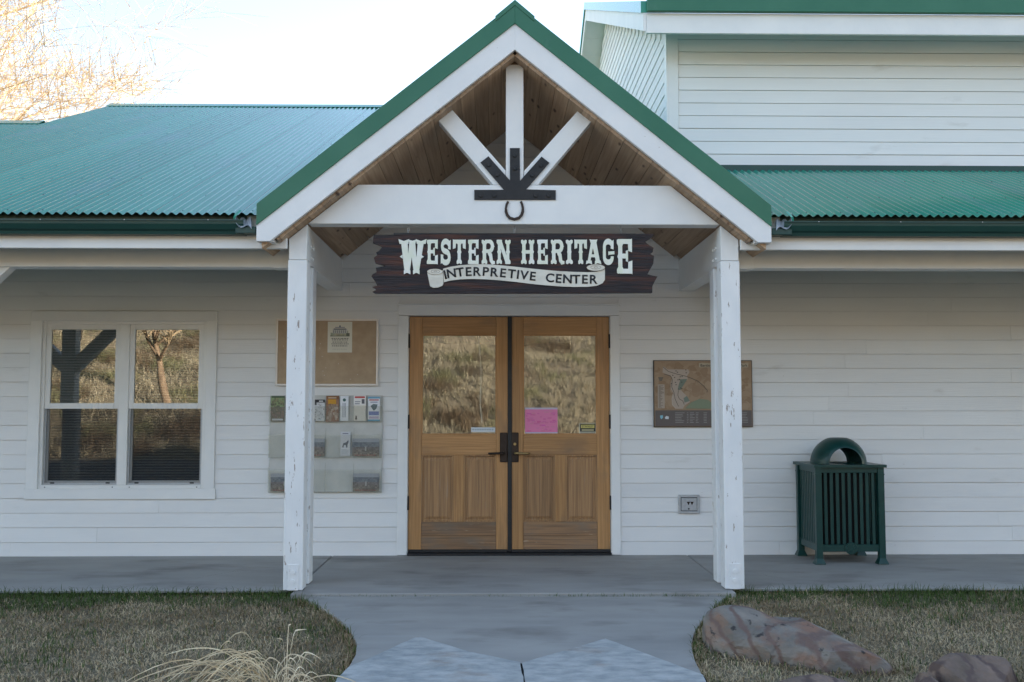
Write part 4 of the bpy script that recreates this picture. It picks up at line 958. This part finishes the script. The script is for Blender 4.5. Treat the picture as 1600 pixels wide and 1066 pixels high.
for (a, b, c, d, nm) in ((tx0 + pw, tx1 - pw, ty0 + .012, ty0 + .036, 'x'), (tx0 + pw, tx1 - pw, ty1 - .036, ty1 - .012, 'x'), (tx0 + .012, tx0 + .036, ty0 + pw, ty1 - pw, 'y'), (tx1 - .036, tx1 - .012, ty0 + pw, ty1 - pw, 'y')):
    box('bottom_rail', a, b, c, d, zr0, zr1_, m_can, TB, .003); box('top_rail', a, b, c, d, zr2_, zl - .012, m_can, TB, .003)
    n = 9
    for i in range(n):
        if nm == 'x': xq = a + (b - a) * (i + .75) / (n + .5); box('slat', xq - .0135, xq + .0135, c + .005, c + .015, zr1_, zr2_, m_can, TB, .002)
        else: yq = c + (d - c) * (i + .75) / (n + .5); box('slat', a + .005, a + .015, yq - .0135, yq + .0135, zr1_, zr2_, m_can, TB, .002)
MB().tube([((tx0 + tx1) / 2, (ty0 + ty1) / 2, .12), ((tx0 + tx1) / 2, (ty0 + ty1) / 2, zl - .02)], .225, 28).build('liner', m_dark, TB)
xm_, ym_ = (tx0 + tx1) / 2, (ty0 + ty1) / 2
lid = MB(); n = 28; ro = .13
ov = .018
# lid plate with round opening
pts_o = []; pts_i = []
for i in range(n):
    a = 2 * math.pi * i / n + math.pi / n; c_, s_ = math.cos(a), math.sin(a); k = 1 / max(abs(c_), abs(s_))
    pts_o.append((xm_ + c_ * k * ((tx1 - tx0) / 2 + ov), ym_ + s_ * k * ((ty1 - ty0) / 2 + ov))); pts_i.append((xm_ + c_ * ro, ym_ + s_ * ro))
for zz_ in (zl - .012, zl + .012):
    lid.v += [(x, y, zz_) for x, y in pts_o] + [(x, y, zz_) for x, y in pts_i]
for i in range(n):
    j = (i + 1) % n
    lid.f += [(i, j, n + j, n + i), (2 * n + i, 3 * n + i, 3 * n + j, 2 * n + j), (i, 2 * n + i, 2 * n + j, j), (n + i, n + j, 3 * n + j, 3 * n + i)]
lid.build('lid', m_can, TB)
hood = MB(); Rh = (ux(1353, ym_, 715) - ux(1269, ym_, 715)) / 2; hole = Rh * .60; ymx = math.sqrt(Rh * Rh - hole * hole); na, nb = 28, 12
ztop = min(Rh * .94, uz(684, ym_) - zl)
hz = zl + .012; sz = (uz(684, ym_) - hz) / (Rh * .95)
def hp_(a, y, rr_): return (xm_ + rr_ * math.cos(a), ym_ + y, hz + min(rr_ * math.sin(a), Rh * .95 if rr_ > hole * 1.02 else 9) * sz)
for layer in (0, 1):
    for i in range(na + 1):
        a = math.pi * i / na
        for j in range(nb + 1):
            y = -ymx + 2 * ymx * j / nb; ro_ = math.sqrt(max(Rh * Rh - y * y, hole * hole)); hood.v.append(hp_(a, y, ro_ if layer == 0 else max(hole * .995, ro_ - .012)))
N1 = (na + 1) * (nb + 1)
for i in range(na):
    for j in range(nb):
        k = i * (nb + 1) + j; hood.f.append((k, k + 1, k + nb + 2, k + nb + 1)); hood.f.append((N1 + k, N1 + k + nb + 1, N1 + k + nb + 2, N1 + k + 1))
    for j in (0, nb): k = i * (nb + 1) + j; hood.f.append((k, k + nb + 1, N1 + k + nb + 1, N1 + k))
hood.build('hood', m_can, TB, smooth=True)
MB().disc((xm_, ty0 + .0118, .135), .052, .014, 20).build('medallion', m_can, TB, .003)
for i in range(8):
    a = i * math.pi / 4; MB().disc((xm_ + .030 * math.cos(a), ty0 - .0022, .135 + .030 * math.sin(a)), .008, .004, 6).build('medallion_boss', m_can, TB)

# ------------------------------------------------------------------ rocks
def rock(name, c, lobes, mat, label, seed, rz=0, amp=.05, band=0.0):
    bm = bmesh.new(); bmesh.ops.create_icosphere(bm, subdivisions=5, radius=1)
    for v in bm.verts:
        d = v.co.normalized(); best = 0
        for (ox, oy, oz, ax, ay, az) in lobes:
            # distance along d from the origin to the far side of the ellipsoid
            k3 = (abs(d.x / ax) ** 3 + abs(d.y / ay) ** 3 + abs(d.z / az) ** 3) ** (1 / 3.0); e2n = math.sqrt((d.x / ax) ** 2 + (d.y / ay) ** 2 + (d.z / az) ** 2); A = (d.x / ax) ** 2 + (d.y / ay) ** 2 + (d.z / az) ** 2; Bq = -2 * (d.x * ox / ax ** 2 + d.y * oy / ay ** 2 + d.z * oz / az ** 2); Cq = (ox / ax) ** 2 + (oy / ay) ** 2 + (oz / az) ** 2 - 1
            ds = Bq * Bq - 4 * A * Cq
            if ds > 0: best = max(best, (-Bq + math.sqrt(ds)) / (2 * A) * (1 + .6 * (e2n / k3 - 1)))
        p = d * best
        w_ = mnoise.fractal(p * 5 + Vector((seed, 0, 0)), .9, 2.1, 5) * amp + (mnoise.noise(Vector((p.x * 3 + p.z * 9, p.y * 4, seed))) * band)
        f_ = mnoise.voronoi(p * 4 + Vector((0, seed, 0)))[0][0] * amp * .35
        cell = mnoise.voronoi(p * 4.2 + Vector((seed, seed, 0)))
        facet = mnoise.noise(p * 9 + Vector((seed, 2, 0))) * amp * .25
        strat = -max(0, .10 - abs(((p.x * 4.2 + p.y * 1.4 - p.z * 2.0 + mnoise.noise(p * 3 + Vector((0, seed, 0))) * .9) % 1) - .5)) * amp * 2.6
        v.co = p + d * (w_ - f_ + facet + strat)
        if v.co.z < -.09: v.co.z = -.09
    qr = random.Random(int(seed * 100)); vmax = max(v.co.length for v in bm.verts)
    for k in range(30):
        nn = Vector((qr.gauss(0, 1), qr.gauss(0, 1), qr.gauss(.35, .7))).normalized()
        sup = max(v.co.dot(nn) for v in bm.verts); cut = sup - qr.uniform(.012, .038) * (1 + vmax)
        for v in bm.verts:
            e = v.co.dot(nn) - cut
            if e > 0: v.co -= nn * (e * .97)
    for v in bm.verts: v.co += v.co.normalized() * (mnoise.fractal(v.co * 16 + Vector((seed, 0, 0)), .8, 2.1, 4) * .0045)
    me = bpy.data.meshes.new(name); bm.to_mesh(me); bm.free()
    o = link(name, me, mat); o.location = c; o.rotation_euler = (0, 0, rz); return tag(o, label, 'rock')
cxr, cyr = 1.60, -3.55
rock('boulder', (cxr, cyr, .02), [(-.29, .0, .0, .26, .24, .170), (0.0, 0, .0, .34, .26, .140), (.31, -.02, -.01, .26, .24, .112)], m_rock, 'long grey boulder with rust bands lying beside the walkway', 1.3, R(-33), .024, .006)
for nm, px, py, lob, lab, sd, rz in (
    ('boulder', 1528, 1073, [(-.1, 0, 0, .19, .17, .125), (.09, 0, .0, .20, .16, .12)], 'flat-topped reddish boulder at the edge of the lawn', 2.2, .15),
    ('boulder', 1455, 1083, [(0, 0, 0, .15, .13, .10)], 'rounded reddish rock leaning on the flat-topped boulder', 3.4, .4),
    ('boulder', 1640, 1072, [(0, 0, 0, .18, .16, .12)], 'dark reddish rock past the flat-topped boulder', 4.1, .9),
    ('boulder', 1270, 1090, [(-.06, 0, 0, .17, .14, .10), (.08, 0, 0, .14, .13, .09)], 'low purplish rock bedded in front of the banded boulder', 5.7, .1),
    ('boulder', 1385, 1092, [(0, 0, 0, .09, .09, .12)], 'small reddish stone between the low rock and the rounded rock', 6.6, .1)):
    x, y = G(px, py); rock(nm, (x, y, .02), lob, m_rock2, lab, sd, rz, .02, .006)

# ------------------------------------------------------------------ lawn
pathpoly = [(x, y) for x, y in poly]
def inside(P, px, py):
    n = len(P); r = np.zeros(len(px), bool); j = n - 1
    for i in range(n):
        xi, yi = P[i]; xj, yj = P[j]
        r ^= ((yi > py) != (yj > py)) & (px < (xj - xi) * (py - yi) / (yj - yi + 1e-12) + xi); j = i
    return r
def vnoise(x, y, s, k):
    out = np.zeros(len(x))
    for o_, (fx, fy, ph) in enumerate(((1, .35, .3), (-.6, 1.1, 1.7), (1.7, -.9, 4.1), (.4, 2.1, 2.2), (2.6, 1.3, .9), (-2.2, 2.9, 5.0))):
        out += np.sin(x * fx * s + y * fy * s + ph + k * (o_ + 1)) / (1 + .35 * o_)
    return out / 3.2
def lawn(n, x0, x1, y0, y1, hmin, hmax, edge=None):
    x, y = (rng.uniform(x0, x1, n), rng.uniform(y0, y1, n)) if edge is None else edge
    k = ~inside(pathpoly, x, y) & ((y < -1.70) & ~((x > JL - .0) & (x < JR) & (y > -1.90))); x, y = x[k], y[k]; n = len(x)
    dedge = np.clip((-1.70 - y), 0, 5)
    greenf = .85 * np.exp(-(dedge / .55) ** 2) + .50 * vnoise(x, y, 3.1, .5) + .30 * vnoise(x, y, 9, 2) - .10
    gsel = rng.random(n) < np.clip(greenf, .06, .93)
    h = rng.uniform(hmin, hmax, n) * np.where(gsel, 1.15, .72); a = rng.uniform(0, 2 * np.pi, n)
    lean = rng.uniform(.5, 2.2, n) * np.where(gsel, .6, 1.35); wv = rng.uniform(.0012, .0026, n)
    dx, dy = np.cos(a), np.sin(a); sx, sy = -dy, dx
    z0 = -.034
    V = np.empty((n, 5, 3)); b = np.stack([x, y, np.full(n, z0)], 1); sd_ = np.stack([sx * wv, sy * wv, np.zeros(n)], 1)
    mid = b + np.stack([dx * h * lean * .32, dy * h * lean * .32, h * np.clip(.68 - .12 * lean, .25, 1)], 1); tip = b + np.stack([dx * h * lean * .8, dy * h * lean * .8, h * np.clip(1.05 - .36 * lean, .12, 2)], 1)
    V[:, 0] = b - sd_; V[:, 1] = b + sd_; V[:, 2] = mid + sd_ * .8; V[:, 3] = mid - sd_ * .8; V[:, 4] = tip
    i0 = np.arange(n)[:, None] * 5
    Fq = np.concatenate([i0 + np.array([[0, 1, 2]]), i0 + np.array([[0, 2, 3]]), i0 + np.array([[3, 2, 4]])], 0)
    g1 = np.array([.045, .080, .020]); g2 = np.array([.085, .120, .035]); s1 = np.array([.60, .465, .29]); s2 = np.array([.22, .145, .075])
    t = rng.random((n, 1)); tone = np.clip(.45 + .5 * vnoise(x, y, 2.6, 3.3) + .5 * vnoise(x, y, 8, 1.3), 0, 1)[:, None]
    c = np.where(gsel[:, None], g1 + (g2 - g1) * t, s2 + (s1 - s2) * np.clip(t * .7 + tone * .75 - .25, 0, 1))
    return V.reshape(-1, 3), Fq, np.repeat(c, 5, 0)
parts = [lawn(130000, -4.6, 4.9, -4.7, -1.69, .022, .05), lawn(2500, -4.6, 4.9, -1.80, -1.70, .04, .085), lawn(12000, -9, -4.6, -6, -1.69, .025, .055), lawn(12000, 4.9, 9, -6, -1.69, .025, .055), lawn(14000, -5, 5, -7.5, -4.7, .025, .055)]
def edge_tufts(pts, side, n):
    P = [Vector(G(*p)) for p in pts]; seg = [(P[i + 1] - P[i]).length for i in range(len(P) - 1)]; T = sum(seg); xs_, ys_ = [], []
    for _ in range(n):
        r_ = random.random() * T; i = 0
        while i < len(seg) - 1 and r_ > seg[i]: r_ -= seg[i]; i += 1
        a = P[i].lerp(P[i + 1], r_ / seg[i]); t_ = (P[i + 1] - P[i]).normalized(); nrm = Vector((t_.y, -t_.x)) * side
        a = a + nrm * (.002 + abs(random.gauss(0, .03))); xs_.append(a.x); ys_.append(a.y)
    return np.array(xs_), np.array(ys_)
for side_, pts_ in ((1, left), (-1, right)):
    ex_, ey_ = edge_tufts(pts_, side_, 1700)
    global_xy = (ex_, ey_); parts.append(lawn(len(ex_), 0, 0, 0, 0, .035, .085, global_xy))
for (rx_, ry_, ra, rb_, rot_) in ((cxr, cyr, .56, .25, R(-33)), (*G(1528, 1073), .30, .17, .15), (*G(1270, 1090), .22, .14, .1), (*G(1455, 1083), .15, .13, .4)):
    aa = rng.uniform(0, 2 * np.pi, 900); rr2 = 1 + np.abs(rng.normal(0, .10, 900)); lx, ly = np.cos(aa) * ra * rr2, np.sin(aa) * rb_ * rr2
    parts.append(lawn(900, 0, 0, 0, 0, .035, .085, (rx_ + lx * math.cos(rot_) - ly * math.sin(rot_), ry_ + lx * math.sin(rot_) + ly * math.cos(rot_))))
Vs, Fs, Cs, off = [], [], [], 0
for v, f, c in parts: Vs.append(v); Fs.append(f + off); Cs.append(c); off += len(v)
lw = fastmesh('lawn_grass', np.concatenate(Vs), np.concatenate(Fs), 3, m_blade, None, np.concatenate(Cs))
stuff(lw); lw['label'] = 'short dormant lawn, straw brown with green patches'; lw['category'] = 'grass'
# tufts along the walk edge and round the boulder
# ------------------------------------------------------------------ ornamental grass clump
OG = empty('ornamental_grass', (*G(415, 1096), -.03)); tag(OG, 'dry straw-coloured ornamental grass clump with long arching blades', 'grass clump')
ox, oy = 0, 0
def blade(az, reach, top_, droop, wd, base=(0, 0)):
    n = 11; L_, R_ = [], []
    side = Vector((-math.sin(az), math.cos(az), 0))
    for i in range(n):
        t = i / (n - 1); r_ = reach * (t ** 1.25); z = top_ * (1 - (1 - min(t / .55, 1)) ** 2) - droop * max(0, t - .5) ** 2 * 4
        p = Vector((base[0] + math.cos(az) * r_, base[1] + math.sin(az) * r_, max(z, .005))); w_ = wd * (1 - .85 * t ** 3) * (.6 + .4 * min(1, t * 4))
        tw_ = side * math.cos(t * 1.0 + .75) + Vector((0, 0, 1)) * math.sin(t * 1.0 + .75)
        L_.append(p + tw_ * w_); R_.append(p - tw_ * w_)
    MB().add(L_ + R_, [(i, i + 1, n + i + 1, n + i) for i in range(n - 1)]).build('leaf_blade', m_straw, OG, smooth=True)
q = random.Random(12)
for i in range(46):
    az = R(q.gauss(182, 46)); blade(az, q.uniform(.25, .80), q.uniform(.15, .29), q.uniform(.08, .22), q.uniform(.0016, .0036), (q.uniform(-.10, .10), q.uniform(-.08, .08)))
for i in range(40):
    az = R(q.uniform(-90, 90)); blade(az, q.uniform(.04, .22), q.uniform(.06, .24), q.uniform(.02, .16), q.uniform(.0016, .004), (q.uniform(-.06, .14), q.uniform(-.06, .06)))
for az, rch, tp in ((80, .05, .36), (20, .09, .34), (150, .06, .30)): blade(R(az), rch, tp, .0, .004, (.09, 0))

# ------------------------------------------------------------------ trees
def grow(seed, height, spread, twigs=3, leaves=4):
    q = random.Random(seed); wood, crown = MB(), MB(); lv = []
    def br(p, d, ln, r, lev):
        n = 5 if lev < 3 else 3; pts, rd = [p.copy()], [r]; cur = p.copy(); dd = d.copy()
        for i in range(n):
            dd = (dd + Vector((q.gauss(0, .13), q.gauss(0, .13), q.gauss(.03, .10)))).normalized(); cur = cur + dd * ln / n; pts.append(cur.copy()); rd.append(r * (1 - .55 * (i + 1) / n))
        (wood if lev < 2 else crown).tube(pts, rd, 8 if lev < 2 else (4 if lev < 4 else 3), False)
        if lev >= 5:
            for k in range(4):
                c = pts[q.randint(1, n)]; e = (dd + Vector((q.gauss(0, .6), q.gauss(0, .6), q.gauss(.1, .5)))).normalized() * ln * q.uniform(.4, 1.0)
                crown.tube([c, c + e * .5, c + e + Vector((0, 0, -.02))], [.0045, .004, .0025], 3, False)
                for k2 in range(1): lv.append((c + e * q.uniform(.4, 1), q.uniform(.008, .022)))
            for k in range(leaves):
                c = pts[q.randint(1, n)]; lv.append((c, q.uniform(.010, .024)))
            return
        m_ = (6, 6, 6, 5, 5)[lev]
        for k in range(m_):
            t = q.uniform(.35, 1.0) if lev else q.uniform(.45, 1.0); i = min(n - 1, int(t * n)); b = pts[i].lerp(pts[i + 1], t * n - i)
            side = Vector((q.gauss(0, 1), q.gauss(0, 1), q.gauss(.1, .5))).normalized(); nd = (dd * (1 - spread) + side * spread + Vector((0, 0, .10))).normalized()
            br(b, nd, ln * q.uniform(.55, .78), rd[i] * .58, lev + 1)
    br(Vector((0, 0, -.1)), Vector((.03, .02, 1)).normalized(), height * .40, height * .017, 0)
    for c, s_ in lv:
        a = Vector((q.gauss(0, 1), q.gauss(0, 1), q.gauss(0, 1))).normalized() * s_; b = Vector((q.gauss(0, 1), q.gauss(0, 1), q.gauss(0, 1))).normalized() * s_
        crown.add([c, c + a, c + a + b, c + b], [(0, 1, 2, 3)])
    return wood, crown
def tree(name, seed, loc, h, label, rz=0, group=None, src=None):
    if src is None:
        wd, cr = grow(seed, h, .52)
        nleaf = 0
        t = empty(name); wd.build('trunk', m_bark, t, smooth=True)
        me = bpy.data.meshes.new('crown'); me.from_pydata(cr.v, [], cr.f); me.materials.append(m_twig); me.materials.append(m_leaf)
        tot = len(cr.f); sz_ = [p.index for p in me.polygons]
        nl = sum(1 for f in cr.f if len(f) == 4)
        # the leaf quads were appended after all the twigs
        lcount = grow_leafcount(cr)
        mi = np.zeros(tot, dtype=np.int32); mi[tot - lcount:] = 1; me.polygons.foreach_set('material_index', mi)
        link('crown', me, m_twig, t)
    else:
        t = src.copy(); COL.objects.link(t)
        for ch in src.children: c = ch.copy(); COL.objects.link(c); c.parent = t
    t.location = loc; t.rotation_euler = (0, 0, rz); t['label'] = label; t['category'] = 'tree'
    if group: t['group'] = group
    return t
def grow_leafcount(cr):
    n = 0
    for f in reversed(cr.f):
        if len(f) == 4 and f[1] == f[0] + 1 and f[2] == f[0] + 2 and f[3] == f[0] + 3: n += 1
        else: break
    return n
t1 = tree('cottonwood_tree', 21, (-17.5, 17.0, 0), 13.5, 'tall bare cottonwood with yellow spring buds rising behind the green roof')
t1.scale = (1.5, 1.5, 1.5)
t2 = tree('cottonwood_tree', 21, (-10.3, -22.5, hill(-10.3, -22.5)), 13.5, 'budding tree across the road that shows in the twin window', 2.1, src=t1); t2.scale = (.62, .62, .5)
t3 = tree('cottonwood_tree', 21, (-15.5, -27.5, hill(-15.5, -27.5)), 13.5, 'leaning bare tree on the bank opposite the walk post', 4.0, src=t1); t3.scale = (.6, .6, .5)
# brush and bunch grass on the hill, seen in the glass
n = 60000
x = rng.uniform(-26, 16, n); y = -19 - rng.random(n) ** 1.4 * 34
pv_ = np.array([hill(a, b) for a, b in zip(x, y)])
clump = vnoise(x, y, .9, 4) + .5 * vnoise(x, y, 2.3, 1)
V = np.empty((n, 6, 4, 3)); C_ = np.empty((n, 6, 4, 3))
hh = rng.uniform(.10, .34, n) * (1 + 1.1 * np.clip(clump, 0, 1))
for k in range(6):
    a = rng.uniform(0, 2 * np.pi, n); sp = rng.uniform(.2, 1.5, n) * hh; wv = rng.uniform(.003, .009, n)
    b = np.stack([x, y, pv_ - .03], 1); tip = b + np.stack([np.cos(a) * sp, np.sin(a) * sp, hh], 1); s_ = np.stack([-np.sin(a) * wv, np.cos(a) * wv, 0 * wv], 1)
    V[:, k, 0] = b - s_; V[:, k, 1] = b + s_; V[:, k, 2] = tip + s_ * .4; V[:, k, 3] = tip - s_ * .4
    tt = rng.random((n, 1)); cc = np.where((clump > .35)[:, None], np.array([.10, .075, .05]) + tt * np.array([.13, .10, .07]), np.array([.24, .215, .155]) + tt * np.array([.28, .26, .20]))
    ol = (vnoise(x, y, 1.7, 7) > .30)[:, None]; cc = np.where(ol, np.array([.15, .155, .085]) + tt * np.array([.14, .14, .09]), cc)
    C_[:, k] = cc[:, None, :]
bo = fastmesh('hillside_grass', V.reshape(-1, 3), np.arange(n * 24).reshape(-1, 4), 4, m_blade, None, C_.reshape(-1, 3)); stuff(bo)
bo['label'] = 'dry bunch grass and brush covering the hillside'; bo['category'] = 'grass'
